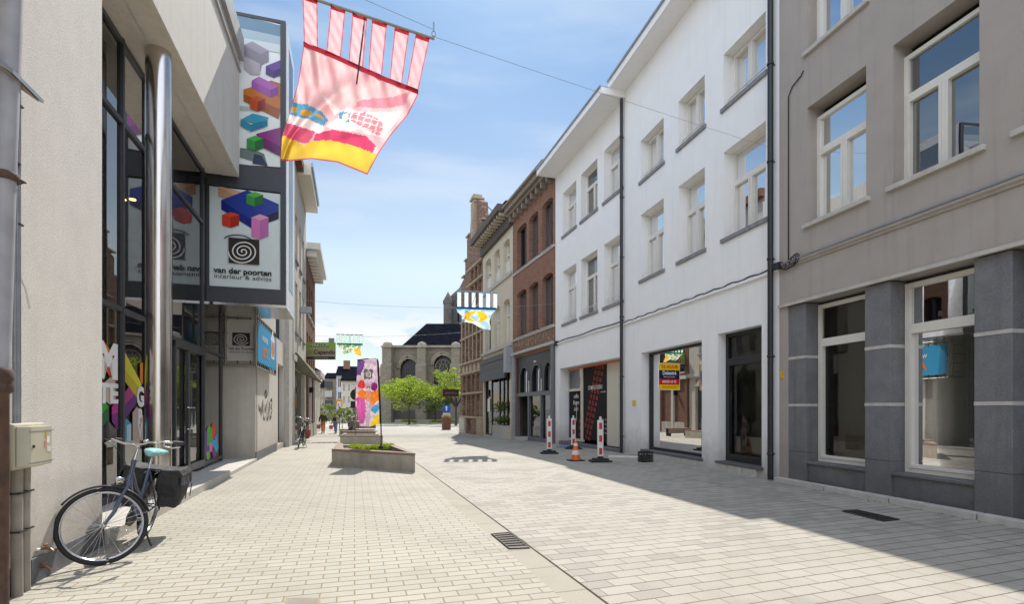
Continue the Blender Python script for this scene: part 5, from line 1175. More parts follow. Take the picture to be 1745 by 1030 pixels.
# ------------------------------------------------------------------ ground fittings
def gquad(pts): return [ground(*p) for p in pts]
iron = M_plain('cast_iron', (.06, .05, .042), .55, .5, var=.3)
def drain(label, pts, bars, frame=.02):
    q = gquad(pts); o = sum(q, Vector()) / 4; t = thing('street_drain', label, 'drain', tuple(o)); q = [p - o for p in q]
    z = .006
    MB().add([(p.x, p.y, z - .003) for p in q], [(0, 1, 2, 3)]).build('pit', M_plain('drain_dark', (.008, .007, .006), 1), t)
    lerp = lambda a, b, s: a + (b - a) * s
    mb = MB()
    for k in range(4): mb.tube([(q[k].x, q[k].y, z), (q[(k+1) % 4].x, q[(k+1) % 4].y, z)], .012, 4)
    mb.build('frame', iron, t); mb = MB()
    for k in range(bars):
        s = (k + .5) / bars; a, b = lerp(q[0], q[3], s), lerp(q[1], q[2], s); d = (q[3] - q[0]) / bars * .22; d2 = (q[2] - q[1]) / bars * .22
        a2, b2 = a + (b - a) * .03, b
        mb.add([(*(a - d).xy, z + .003), (*(b - d2).xy, z + .003), (*(b + d2).xy, z + .003), (*(a + d).xy, z + .003), (*(a - d).xy, z - .002), (*(b - d2).xy, z - .002), (*(b + d2).xy, z - .002), (*(a + d).xy, z - .002)], [(0, 1, 2, 3), (0, 4, 5, 1), (2, 6, 7, 3), (1, 5, 6, 2), (3, 7, 4, 0)])
    mb.build('grate', iron, t)
drain('iron street drain set in the pale gutter band', [(838, 912), (868, 909.5), (901, 935.5), (868, 937)], 7)
drain('long iron slot drain in the shaded pavement by the taupe house', [(1436, 873), (1460, 871), (1532, 887), (1506, 890)], 9)
q = gquad([(489, 1021), (544, 1021), (545, 1045), (485, 1045)]); o = sum(q, Vector()) / 4
t = thing('manhole_cover', 'square metal manhole cover in the pavement at the bottom edge', 'manhole', tuple(o)); q = [p - o for p in q]
MB().add([(p.x * 1.06, p.y * 1.06, .003) for p in q], [(0, 1, 2, 3)]).build('frame', M_plain('brass_frame', (.25, .19, .10), .5, .5), t)
MB().add([(p.x * .9, p.y * .9, .006) for p in q], [(0, 1, 2, 3)]).build('cover', M_plain('cover_concrete', (.25, .22, .18), .8, bump=.4), t)

# ------------------------------------------------------------------ planters and benches
def planter(label, pts, h, slats=True, group='concrete planter benches'):
    """pts: ground polygon of world xy, front-left, front-right, back-right, back-left"""
    ox = sum(p[0] for p in pts) / 4; oy = sum(p[1] for p in pts) / 4; zb = gz(oy); t = thing('planter_bench', label, 'planter', (ox, oy, zb), group=group)
    P = [Vector((p[0] - ox, p[1] - oy)) for p in pts]; inn = [p * .0 + (p - p.normalized() * .33) for p in P]
    mb = MB(); H = h - .05
    vs = [(p.x, p.y, -.05) for p in P] + [(p.x, p.y, H) for p in P] + [(p.x, p.y, H) for p in inn] + [(p.x, p.y, H - .12) for p in inn]
    fs = [(i, (i+1) % 4, 4 + (i+1) % 4, 4 + i) for i in range(4)] + [(4+i, 4+(i+1) % 4, 8+(i+1) % 4, 8+i) for i in range(4)] + [(8+i, 8+(i+1) % 4, 12+(i+1) % 4, 12+i) for i in range(4)] + [(12, 13, 14, 15)]
    mb.add(vs, fs).build('concrete_tub', concrete, t, bevel=.012)
    n_ = 4
    for e, (i, j) in enumerate(((0, 1), (1, 2), (3, 0))):
        for k in range(n_):
            s0, s1 = (k + .06) / n_, (k + .94) / n_; a, b, a2, b2 = P[i], P[j], inn[i], inn[j]
            q = [a.lerp(a2, s0), b.lerp(b2, s0), b.lerp(b2, s1), a.lerp(a2, s1)]
            MB().prism([(p.x * (1.006 if k == 0 else 1), p.y * (1.006 if k == 0 else 1)) for p in q], H + .003, h, 'z').build('slat', wood if slats else concrete, t)
    MB().add([(p.x, p.y, H - .06) for p in inn], [(0, 1, 2, 3)]).build('soil', M_plain('soil', (.06, .045, .03), .95, bump=.5, bscale=30), t)
    return t, P, inn, Vector((ox, oy, zb))
A_, B_ = (-4.39, 12.86), (-2.12, 11.56)
pl1, P1, I1, O1 = planter('large concrete planter bench with wooden slat rim, nearest the viewer', [A_, B_, (-3.45, 15.0), (-5.0, 15.2)], .42)
def rowp(y, px0, px1, d): return [((px0 - CX) / F * y, y), ((px1 - CX) / F * y, y), ((px1 - CX) / F * y - .25 * d, y + d), ((px0 - CX) / F * y - .25 * d, y + d)]
planter('second concrete planter bench, behind the grassy one', rowp(22, 579.5, 652.5, 2.4), .39)
planter('concrete planter bench in the distance where a person sits', rowp(33, 578, 609, 2.2), .45)
def bench(label, Y, px0, px1, h, back=False):
    xa, xb = (px0 - CX) / F * Y, (px1 - CX) / F * Y; t = thing('bench', label, 'bench', ((xa + xb) / 2, Y, gz(Y)), group='dark slatted benches'); w = (xb - xa) / 2
    for k in range(4): MB().box(-w, w, .1 * k, .1 * k + .085, h - .04, h).build('slat', wood, t)
    for s_ in (-1, 1): MB().box(s_ * w * .8 - .04, s_ * w * .8 + .04, .02, .36, 0, h - .041).build('leg', black_m, t)
    MB().box(-w, w, -.02, -.002, h - .3, h - .0).build('apron', wood, t)
    if back: MB().box(-w, w, .42, .46, h + .05, h + .45).build('backrest', wood, t)
bench('dark slatted bench just beyond the second planter', 26.5, 581, 640, .46)
bench('shorter dark bench with a backrest in front of the distant planter', 30, 599, 637, .48, True)

# ------------------------------------------------------------------ foliage
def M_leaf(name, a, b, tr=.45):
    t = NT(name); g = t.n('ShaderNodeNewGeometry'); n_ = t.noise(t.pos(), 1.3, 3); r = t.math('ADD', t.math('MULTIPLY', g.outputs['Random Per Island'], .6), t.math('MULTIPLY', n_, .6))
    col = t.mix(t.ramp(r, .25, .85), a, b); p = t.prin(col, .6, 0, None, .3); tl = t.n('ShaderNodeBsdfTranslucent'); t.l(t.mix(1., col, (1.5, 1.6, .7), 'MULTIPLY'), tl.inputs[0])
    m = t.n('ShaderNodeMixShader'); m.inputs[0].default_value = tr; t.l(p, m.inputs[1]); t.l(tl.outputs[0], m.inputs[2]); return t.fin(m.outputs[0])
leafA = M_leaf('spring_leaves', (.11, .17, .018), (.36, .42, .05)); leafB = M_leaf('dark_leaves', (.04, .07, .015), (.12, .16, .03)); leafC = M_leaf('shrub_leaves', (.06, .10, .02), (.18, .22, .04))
grassm = M_leaf('grass_blades', (.16, .22, .03), (.34, .38, .06), .4); dry = M_leaf('dry_grass', (.30, .22, .10), (.5, .38, .2), .3)
bark = M_plain('bark', (.06, .05, .04), .9, var=.3, bump=.5)
def leaves(rng, clumps, n, size, flat=.7):
    n *= 1.5; size *= .8
    mb = MB(); vs = []; fs = []
    for (cx, cy, cz, r) in clumps:
        k = max(8, int(n * r * r))
        for _ in range(k):
            d = Vector((rng.gauss(0, 1), rng.gauss(0, 1), rng.gauss(0, 1))).normalized() * r * (rng.random() ** .45)
            p = Vector((cx, cy, cz)) + Vector((d.x, d.y, d.z * flat)); a = Vector((rng.gauss(0, 1), rng.gauss(0, 1), rng.gauss(0, .5))).normalized(); b = a.orthogonal().normalized()
            s = size * rng.uniform(.6, 1.3); i = len(vs); vs += [p - a * s, p + b * s * .45, p + a * s, p - b * s * .45]; fs.append((i, i+1, i+2, i+3))
    return mb.add(vs, fs)
def tree(label, x, y, h, cw, ch_, leaf, name='tree', seed=1, n=90, size=.17, trunk_h=None, lean=0, group=None, nc=26, cat='tree'):
    rng = random.Random(seed); t = thing(name, label, cat, (x, y, gz(y)), group=group); cz = h - ch_ / 2; clumps = []
    for _ in range(nc):
        a = rng.uniform(0, 6.28); q = rng.random() ** .5; zz = rng.uniform(-1, 1) * (1 - q * .55)
        clumps.append((lean + math.cos(a) * q * cw / 2 * .85, math.sin(a) * q * cw / 2 * .85, cz + zz * ch_ / 2 * .85, cw * rng.uniform(.06, .19)))
    mb = MB(); th = trunk_h or h * .45; mb.tube([(0, 0, -.1), (.02, 0, th * .5), (lean * .3, 0, th), (lean * .6, 0, cz)], [.13 * h / 6, .10 * h / 6, .08 * h / 6, .04 * h / 6], 8)
    tr = mb.build('trunk', bark, t)
    mb = MB()
    for cl in clumps[::2]: mb.tube([(lean * .3, 0, th * .95), ((cl[0] + lean * .3) * .5, cl[1] * .5, (cl[2] + th) * .5 + .1), (cl[0], cl[1], cl[2])], [.045 * h / 6, .03 * h / 6, .012], 5)
    mb.build('branches', bark, t); leaves(rng, clumps, n, size).build('crown', leaf, t); return t
def wx(px, Y): return (px - CX) / F * Y
tree('bright green spreading tree in front of the church, the left one of two', wx(697, 60), 60, 5.7, 7.4, 3.9, leafA, seed=3, n=62, size=.2, trunk_h=2.2, nc=44)
tree('bright green taller tree in front of the church, beside the stepped gable', wx(777, 57), 57, 7.3, 5.8, 5.2, leafA, seed=8, n=82, size=.2, trunk_h=2.0, nc=42)
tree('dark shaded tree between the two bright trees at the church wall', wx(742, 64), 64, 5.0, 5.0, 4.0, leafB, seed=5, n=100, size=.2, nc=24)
tree('pale green tree left of the church corner', wx(650, 74), 74, 4.6, 2.6, 3.4, leafA, seed=6, n=200, size=.2, nc=14)
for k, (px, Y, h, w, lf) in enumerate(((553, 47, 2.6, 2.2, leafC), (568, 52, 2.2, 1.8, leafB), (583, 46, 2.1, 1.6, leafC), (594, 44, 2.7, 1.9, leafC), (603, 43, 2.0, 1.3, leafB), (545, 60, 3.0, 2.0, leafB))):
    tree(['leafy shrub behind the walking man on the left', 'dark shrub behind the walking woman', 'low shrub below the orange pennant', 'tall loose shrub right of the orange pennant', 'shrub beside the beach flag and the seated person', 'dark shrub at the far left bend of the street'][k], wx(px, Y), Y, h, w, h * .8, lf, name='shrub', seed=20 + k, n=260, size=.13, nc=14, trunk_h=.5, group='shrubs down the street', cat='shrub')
rng = random.Random(44); t = sc_
leaves(rng, [(rng.uniform(-.8, .8), rng.uniform(-.15, .2), rng.uniform(.2, 1.3), .35) for _ in range(9)], 500, .08).build('foliage', leafB, t)
MB().tube([(0, 0, 0), (0, 0, .8)], .03, 6).build('stem', bark, t)
def grass(name, label, x0, x1, y0, y1, zb, n, h, mat, seed, loc):
    rng = random.Random(seed); mb = MB(); vs = []; fs = []
    for _ in range(n):
        x, y = rng.uniform(x0, x1), rng.uniform(y0, y1); hh = h * rng.uniform(.5, 1.1) * (.6 + .5 * abs(math.sin(x * 3.1 + 1))); a = rng.uniform(0, 6.28); w = .006 + .003 * rng.random(); lx, ly = rng.gauss(0, .3) * hh, rng.gauss(0, .3) * hh
        ca, sa = math.cos(a) * w, math.sin(a) * w; i = len(vs)
        vs += [(x - ca, y - sa, zb), (x + ca, y + sa, zb), (x + lx * .4 + ca * .8, y + ly * .4 + sa * .8, zb + hh * .6), (x + lx * .4 - ca * .8, y + ly * .4 - sa * .8, zb + hh * .6), (x + lx, y + ly, zb + hh)]
        fs += [(i, i+1, i+2, i+3), (i+3, i+2, i+4)]
    o = mb.add(vs, fs).build(name, mat); o.location = loc; o['kind'] = 'stuff'; tag(o, label, 'grass'); return o
grass('grass', 'tuft of bright green grass growing in the nearest planter', -.75, .35, .1, .75, 0, 2200, .14, grassm, 2, (O1.x + .2, O1.y, .33))
mb = None
for k, (p0, p1, Y) in enumerate(((735, 792, 63), (688, 706, 65))):
    t = thing('flower_bed', ['low green bed along the church wall beside the gabled house', 'low green bed at the foot of the spreading tree'][k], 'flower bed', (wx((p0 + p1) / 2, Y), Y, gz(Y))); w = (wx(p1, Y) - wx(p0, Y)) / 2; rng = random.Random(k)
    MB().box(-w, w, -.6, .8, -.1, .12).build('edging', light_st, t); leaves(rng, [(-w + 2 * w * q / 21, rng.uniform(-.2, .4), .25, .45) for q in range(22)], 200, .1, .5).build('ground_cover', leafA, t)
low = thing('low_wall', 'long low stone wall at the foot of the church', 'wall', (wx(720, 67), 67, gz(67))); MB().box(-3.5, 6, -.2, .2, -.1, .42).build('stones', chd, low)

# rusty planter with dry grass, blue sign
Y = 45; t = thing('rusty_planter', 'rust brown square planter tub with dry grasses below the blue sign', 'planter', (wx(760.5, Y), Y, gz(Y)), R(12))
MB().prism([(-.34, 0), (.34, 0), (.38, 1.0), (-.38, 1.0)], -.34, .34).build('tub', M_plain('corten', (.17, .075, .04), .8, var=.25, streak=.3), t)
rng = random.Random(4); leaves(rng, [(rng.uniform(-.25, .25), rng.uniform(-.25, .25), 1.15, .22) for _ in range(12)], 900, .06, .7).build('dry_grasses', dry, t)
t = thing('road_sign', 'blue square road sign with white arrow and small white plate, before the church', 'road sign', (wx(761, 46), 46, gz(46)))
zz = CAMH + (HY - 683) / F * 46; MB().tube([(0, 0, 0), (0, 0, zz)], .03, 8).build('post', zinc, t)
s_ = .33; mb = MB().box(-s_, s_, -.05, -.03, zz - 2 * s_, zz, col=c('#1f62b4')); mb.box(-.05, .05, -.056, -.051, zz - .5, zz - .2, col=c('#f0f4f8')); mb.add([(-.13, -.056, zz - .24), (.13, -.056, zz - .24), (0, -.056, zz - .08)], [(0, 1, 2)], 0, c('#f0f4f8'))
mb.build('sign_plate', printm, t); MB().box(-s_, s_, -.05, -.03, zz - 2 * s_ - .3, zz - 2 * s_ - .03).build('sub_plate', M_plain('plate_cream', (.6, .58, .48), .5), t)
MB().lathe([(.09, zz - 1.45), (.1, zz - 1.2), (.05, zz - 1.05)], n=8).build('clamp', black_m, t)
# round sign seen from behind
Y = 24; t = thing('road_sign', 'round and square road signs seen from behind on one post, left of the beach flag', 'road sign', (wx(606, Y), Y, gz(Y)))
MB().tube([(0, 0, 0), (0, 0, CAMH + (HY - 655) / F * Y)], .03, 8).build('post', zinc, t)
zz = CAMH + (HY - 668) / F * Y; MB().prism([(.26 * math.cos(a * .3927), zz + .26 * math.sin(a * .3927)) for a in range(16)], .04, .06).build('round_plate', black_m, t)
zz = CAMH + (HY - 685) / F * Y; MB().box(-.24, .24, .04, .06, zz - .15, zz + .15).build('square_plate', black_m, t)

# ------------------------------------------------------------------ works beacons, cone, crate
redp = M_plain('red_reflector', (.55, .03, .025), .4); wht = M_plain('white_plastic', (.72, .71, .68), .45, var=.06, dirt=.15); rubb = M_plain('black_rubber', (.03, .03, .03), .85, var=.3, bump=.3)
def beacon(label, px, py, rz):
    p = ground(px, py); t = thing('works_beacon', label, 'beacon', tuple(p), R(rz), 'red and white works beacons')
    MB().prism([(-.27, -.2), (.27, -.2), (.27, .2), (-.27, .2)], 0, .05, 'z').prism([(-.2, -.13), (.2, -.13), (.2, .13), (-.2, .13)], .05, .1, 'z').box(-.07, .07, -.06, .06, .1, .15).build('rubber_foot', rubb, t, bevel=.015)
    MB().box(-.078, .078, -.03, .03, .14, 1.1).box(-.03, .03, -.02, .02, 1.1, 1.19).build('panel', wht, t, bevel=.012)
    for k in range(3):
        z = .2 + .33 * k
        for s_ in (-1, 1): MB().box(-.04, .04, s_ * .031, s_ * .034, z, z + .17).build('reflector', redp, t)
beacon('red and white works beacon nearest the viewer, right of the cone', 1023, 788, 6)
beacon('red and white works beacon left of the cone, by the arched shopfront', 936, 774, 4)
beacon('red and white works beacon standing close behind the orange cone', 977, 766, 14)
p = ground(981, 786); t = thing('traffic_cone', 'orange and white traffic cone on the shaded pavement between beacons', 'cone', tuple(p), R(20))
MB().prism([(-.19, -.19), (.19, -.19), (.19, .19), (-.19, .19)], 0, .03, 'z').build('base', rubb, t, bevel=.01)
ora_ = M_plain('orange_plastic', (.75, .13, .02), .45, var=.08)
rc = lambda z: .135 - (z - .03) / .5 * .105
for i, (z0, z1, m, n_) in enumerate(((.03, .17, ora_, 'body'), (.17, .285, wht, 'reflective_band'), (.285, .40, ora_, 'body'), (.40, .475, wht, 'reflective_band'), (.475, .53, ora_, 'tip'))):
    MB().lathe([(rc(z0) + (.002 if m is wht else 0), z0), (rc(z1) + (.002 if m is wht else 0), z1)] + ([(0.0, z1)] if i == 4 else []), n=24).build(n_, m, t)
p = ground(1100, 788); t = thing('crate', 'dark plastic crate tilted on the pavement by the vacant shop window', 'crate', tuple(p), R(24)); t.scale = (.84,) * 3
mb = MB(); mb.box(-.19, .19, -.13, .13, 0, .02)
for s_ in (-1, 1):
    for z0, z1 in ((.02, .06), (.11, .14), (.19, .22), (.27, .33)): mb.box(-.19, .19, s_ * .13 - .01, s_ * .13 + .01, z0, z1); mb.box(s_ * .19 - .01, s_ * .19 + .01, -.12, .12, z0, z1)
    for x in (-.18, -.06, .06, .18): mb.box(x - .012, x + .012, s_ * .13 - .008, s_ * .13 + .008, .0, .33)
    for y in (-.05, .05): mb.box(s_ * .19 - .008, s_ * .19 + .008, y - .012, y + .012, 0, .33)
mb.build('body', M_plain('crate_plastic', (.03, .027, .025), .7), t); MB().box(-.17, .17, -.11, .11, .021, .2).build('contents', M_plain('rubble', (.09, .08, .07), .9, bump=.6), t)
p = ground(1067, 780); t = thing('board', 'white plank lying flat on the pavement left of the crate', 'plank', tuple(p), R(75)); MB().box(-.1, .1, -.42, .5, .0, .035).build('plank', wht, t, bevel=.005)
p = ground(964, 763); t = thing('rag', 'crumpled blue sheet on the step below the black shop window', 'rag', tuple(p)); mb = MB(); vs = []
for i in range(9):
    for j in range(7): vs.append(((i - 4) * .09, (j - 3) * .05, .03 + .13 * abs(noise.noise(Vector((i * .7, j * .8, 2)))) * (1 - abs(i - 4) / 5)))
mb.add(vs, [(i*7+j, i*7+j+1, i*7+j+8, i*7+j+7) for i in range(8) for j in range(6)], smooth=True).build('sheet', M_plain('blue_tarp', (.06, .18, .42), .5), t)

# ------------------------------------------------------------------ hanging flags
def inside(p, poly):
    x, y = p; r = False; n = len(poly)
    for i in range(n):
        (x1, y1), (x2, y2) = poly[i], poly[i-1]
        if (y1 > y) != (y2 > y) and x < (x2 - x1) * (y - y1) / (y2 - y1) + x1: r = not r
    return r
def lerp2(a, b, t): return (a[0] + (b[0] - a[0]) * t, a[1] + (b[1] - a[1]) * t)
def pathp(pts, t):
    t = t * (len(pts) - 1); i = min(len(pts) - 2, int(t)); return lerp2(pts[i], pts[i+1], t - i)
def coons(T, B, Lf, Rt, u, v):
    a, b = pathp(T, u), pathp(B, u); l, r = pathp(Lf, v), pathp(Rt, v)
    f = lambda k: (1-v)*a[k] + v*b[k] + (1-u)*l[k] + u*r[k] - ((1-u)*(1-v)*T[0][k] + u*(1-v)*T[-1][k] + (1-u)*v*B[0][k] + u*v*B[-1][k])
    return f(0), f(1)
def cloth(nu, nv, T, B, Lf, Rt, depth, paint, name, parent, o):
    mb = MB(); P = [[coons(T, B, Lf, Rt, i / nu, j / nv) for j in range(nv + 1)] for i in range(nu + 1)]
    vs = [at(P[i][j][0], P[i][j][1], depth(i / nu, j / nv)) - o for i in range(nu + 1) for j in range(nv + 1)]; n = len(mb.v); mb.v += [tuple(v) for v in vs]
    for i in range(nu):
        for j in range(nv):
            a = i * (nv + 1) + j; mb.f.append([a, a + 1, a + nv + 2, a + nv + 1]); mb.m.append(0); mb.sm.append(True)
            mb.c.append(paint(((P[i][j][0] + P[i+1][j+1][0]) / 2, (P[i][j][1] + P[i+1][j+1][1]) / 2), (i + .5) / nu, (j + .5) / nv))
    return mb.build(name, cloth_m, parent)
def hflag(label, bar, YL, YR, tops, bots, T, B, Lf, Rt, paint, strapc, hemc, bandc, bandw, dz, n=70, barr=.014):
    o = at(*lerp2(bar[0], bar[1], .5), (YL + YR) / 2); t = thing('hanging_flag', label, 'flag', tuple(o), group='flags hung over the street')
    bx = lambda px: (px - bar[0][0]) / (bar[1][0] - bar[0][0])
    def dep(px, v=0): q = bx(px); return 1 / ((1 - q) / YL + q / YR)
    MB().tube([at(*bar[0], YL) - o, at(*bar[1], YR) - o], barr, 8).build('bar', M_plain('bamboo_bar', (.30, .28, .22), .6), t)
    for (a, b), (a2, b2) in zip(tops, bots):
        yt = lambda px: bar[0][1] + (bar[1][1] - bar[0][1]) * bx(px); yb = lambda px: T[0][1] + (T[-1][1] - T[0][1]) * (px - T[0][0]) / (T[-1][0] - T[0][0])
        T_, B__ = [(a, yt(a) - bandw * .2), (b, yt(b) - bandw * .2)], [(a2, yb(a2) - bandw * .9), (b2, yb(b2) - bandw * .9)]
        cloth(12, 18, T_, B__, [T_[0], B__[0]], [T_[1], B__[1]], lambda u, v: dep(a + (b - a) * u) + dz * .35 * v + .010 * math.sin(v * 9 + u * 5 + a) + .006 * math.sin(v * 21 - u * 9 + a), (lambda p, u, v: c(hemc) if v < .12 else c(strapc if not (u < .1 or u > .9) else hemc2(strapc, hemc))), 'strap', t, o)
    bt = [(x, y - bandw) for x, y in T]; d2 = lambda u, v: dep(T[0][0] + (T[-1][0] - T[0][0]) * u) + dz * .35 - .012
    cloth(24, 3, bt, T, [bt[0], T[0]], [bt[-1], T[-1]], d2, lambda p, u, v: c(bandc), 'band', t, o)
    def dc(u, v):
        px = T[0][0] + (T[-1][0] - T[0][0]) * u; s = 1.
        w = .20 * math.exp(-((u - .5 + .42 * v) / .07) ** 2) * min(1, v * 2) + .03 * math.sin(u * 24 + v * 22) * v * (1 - v) + .02 * math.sin(u * 40 - v * 26) * (1 - v) + .035 * math.sin(u * 13 + v * 5) * v + .02 * math.sin(u * 31 - v * 9) * (1 - v) + .025 * math.sin(v * 14 + u * 6) * v
        return dep(px) + dz * (.35 + .65 * v) - w * s
    cl = cloth(n, n, T, B, Lf, Rt, dc, paint, 'cloth', t, o)
    m_ = at(*lerp2(bar[0], bar[1], .5), (YL + YR) / 2) - o; mid = coons(T, B, Lf, Rt, .5, .12)
    MB().tube([m_, at(mid[0], mid[1], dc(.5, .12) - .02) - o], .008, 6).build('stay', black_m, t)
    return t
def hemc2(a, b):
    x, y = a.lstrip('#'), b.lstrip('#'); return '#' + ''.join('%02x' % ((int(x[i:i+2], 16) + int(y[i:i+2], 16)) // 2) for i in (0, 2, 4))
z2 = lambda pts: [(340 + a / 3.03, b / 3.03) for a, b in pts]
RP = [(c('#f4cf55'), [(470, 228), (482, 231), (518, 247), (533, 240), (565, 239), (600, 247), (640, 262), (660, 270), (640, 320), (470, 300)]),
      (c('#e2698a'), z2([(445, 630), (600, 680), (555, 748), (430, 702)])), (c('#e6b8b4'), z2([(505, 650), (525, 655), (510, 735), (490, 725)])),
      (c('#dc5078'), z2([(600, 690), (690, 668), (860, 702), (912, 752), (893, 792), (760, 762), (585, 732)])), (c('#efc8c0'), z2([(680, 675), (700, 675), (675, 725), (655, 722)])), (c('#efc8c0'), z2([(860, 705), (880, 712), (855, 780), (838, 775)])),
      (c('#f8f0ee'), z2([(460, 590), (560, 618), (650, 655), (620, 700), (445, 630)])),
      (c('#f3b23a'), z2([(475, 550), (490, 552), (485, 580), (472, 576)])), (c('#f3b23a'), z2([(493, 555), (505, 557), (500, 582), (490, 580)])), (c('#f3b23a'), z2([(528, 565), (580, 575), (572, 603), (522, 592)])), (c('#f3b23a'), z2([(598, 583), (620, 590), (645, 618), (600, 600)])),
      (c('#6aa9cc'), z2([(470, 527), (560, 540), (630, 575), (665, 620), (640, 655), (560, 612), (455, 590)])),
      (c('#6aa9cc'), z2([(722, 580), (770, 575), (740, 595), (735, 615), (720, 612)])), (c('#5f9fc0'), z2([(740, 640), (790, 600), (860, 575), (850, 590), (790, 620)])),
      (c('#fbf4f2'), z2([(700, 620), (760, 555), (860, 580), (1040, 575), (1010, 640), (940, 705), (640, 655)])),
      (c('#f6e7e5'), z2([(632, 490), (650, 500), (740, 575), (700, 595)])), (c('#ec98a6'), z2([(830, 515), (1000, 500), (1090, 470), (1060, 540), (960, 560), (800, 550)]))]
def paint_red(p, u, v):
    x, y = (p[0] - 340) * 3.03, p[1] * 3.03
    if u < .012 or u > .988 or v > .985: return c('#cf6a74')
    x += 5 * noise.noise(Vector((x / 9, y / 9, 7))); y += 5 * noise.noise(Vector((x / 9, y / 9, 9))); p = (340 + x / 3.03, y / 3.03)
    if 765 < x < 945 and 582 < y < 700 and (x - 765) * .45 + 582 < y + 40 and y < 600 + (x - 740) * .55:
        return c('#fbf4f2') if (x + y * .35) % 38 < 6 or (y - x * .28) % 30 < 5 else c('#ee9aa6')
    for col, pl in RP:
        if inside(p, pl): return col
    k = .5 + .8 * noise.noise(Vector((x / 70, y / 110, 0))) + .3 * noise.noise(Vector((x / 18, y / 40, 2))); k = min(1, max(0, k)); A = c('#f2b4ba'); B = c('#f8d8d6')
    return tuple(A[i] * k + B[i] * (1 - k) for i in range(3))
hflag('large red, white and yellow flag hanging from six straps, nearest overhead', [(505, -12), (740, 66)], 5.02, 5.64, [(515, 541), (564, 589), (601, 626), (634, 660), (673, 698), (709, 733)], [(518, 542), (556, 581), (594, 619), (628, 651), (664, 685), (693, 713)],
      [(517, 79), (560, 96), (617, 122), (660, 141), (713, 161)], [(478, 273), (490, 275), (530, 271), (575, 277), (626, 298)], [(517, 79), (508, 140), (494, 190), (480, 235), (478, 273)], [(713, 161), (695, 196), (665, 232), (645, 262), (626, 298)],
      paint_red, '#f5c9ce', '#b8303c', '#b03440', 9, .3, n=110)
def paint_blue(p, u, v):
    if ((p[0] - 811) / 20) ** 2 + ((p[1] - 540) / 9.5) ** 2 < 1 and not inside(p, [(800, 541), (812, 531), (818, 545), (812, 550)]): return c('#f7c52c')
    if inside(p, [(786, 542), (800, 540), (820, 556), (815, 562)]): return c('#eef4f4')
    return c('#a9cbd8') if noise.noise(Vector((p[0] / 9, p[1] / 9, 1))) > -.05 else c('#cfe2e6')
tl = [(779 + k * 12.3, 779 + k * 12.3 + 7) for k in range(6)]
hflag('blue and white flag with a yellow sun, hanging before the gabled house', [(777.5, 496), (847, 499)], 18.5, 18.6, tl, tl, [(778, 527), (800, 527.5), (845, 529)], [(787, 549), (805, 551), (822, 561), (836, 563)], [(778, 527), (780, 533), (787, 539), (787, 549)], [(845, 529), (838, 536), (834, 548), (836, 563)],
      paint_blue, '#e6f2f8', '#3f7fb8', '#1a4f7f', 4.2, .75, n=50)
def paint_green(p, u, v):
    k = noise.noise(Vector((p[0] / 5, p[1] / 4, 3))); return c('#e9c04a') if (u > .6 and v > .35) or k > .3 else (c('#f1ecd8') if k > 0 else c('#6fae92'))
tl = [(574 + k * 7.7, 574 + k * 7.7 + 5) for k in range(6)]
hflag('small green and yellow flag, farthest of the street flags', [(572.5, 570), (619, 571.5)], 27.6, 27.7, tl, tl, [(574, 588), (618, 589)], [(586, 604), (600, 600), (610, 606), (616, 607)], [(574, 588), (581, 595), (586, 604)], [(618, 589), (614, 595), (616, 607)], paint_green, '#d0e8dc', '#4f9a80', '#2f6b58', 3, .5, n=30)
def wire(label, a, b, sag=.1, r=.006):
    o = (a + b) / 2; t = thing('overhead_wire', label, 'wire', tuple(o)); pts = []
    for i in range(21): q = i / 20; p = a.lerp(b, q) - o; p.z -= sag * 4 * q * (1 - q); pts.append(p)
    MB().tube(pts, r, 5).build('strand', M_plain('steel_wire', (.3, .3, .31), .5), t)
    MB().tube([pts[0], pts[0] + Vector((0, 0, .08))], r * 3, 5).build('eyebolt', zinc, t)
hA = W2.hit(1312, 251, .02); PA = W2.w(hA[0], .02, hA[1])
ef = at(739, 62, 5.64)
wire('thin wire from the white house to the end of the red flag', PA, ef, .02, .0025)
MB_ = thing('flag_carabiner', 'small metal carabiner at the tip of the red flag bar', 'carabiner', tuple(ef)); MB().tube([(.02 * math.cos(k * .6), 0, .03 + .03 * math.sin(k * .6)) for k in range(11)], .005, 5).tube([(0, 0, .06), (0, 0, .12)], .004, 5).build('hook', zinc, MB_)
wire('thin wire above the red flag running on to the showroom parapet', at(739, 50, 5.64), at(560, -28, 4.6), .0, .0025)
l2 = LF.w(LF.u(521), 0, 5.6); wire('wire across the street carrying the blue sun flag', Vector((BR.w(BR.u(944)).x, BR.w(BR.u(944)).y, 5.9)), LF.w(LF.u(500), 0, 6.2), .25, .006)
wire('far wire across the street carrying the green flag', Vector((YE.w(YE.u(850)).x, YE.w(YE.u(850)).y, 6.0)), LF.w(LF.u(524), 0, 5.6), .2, .007)

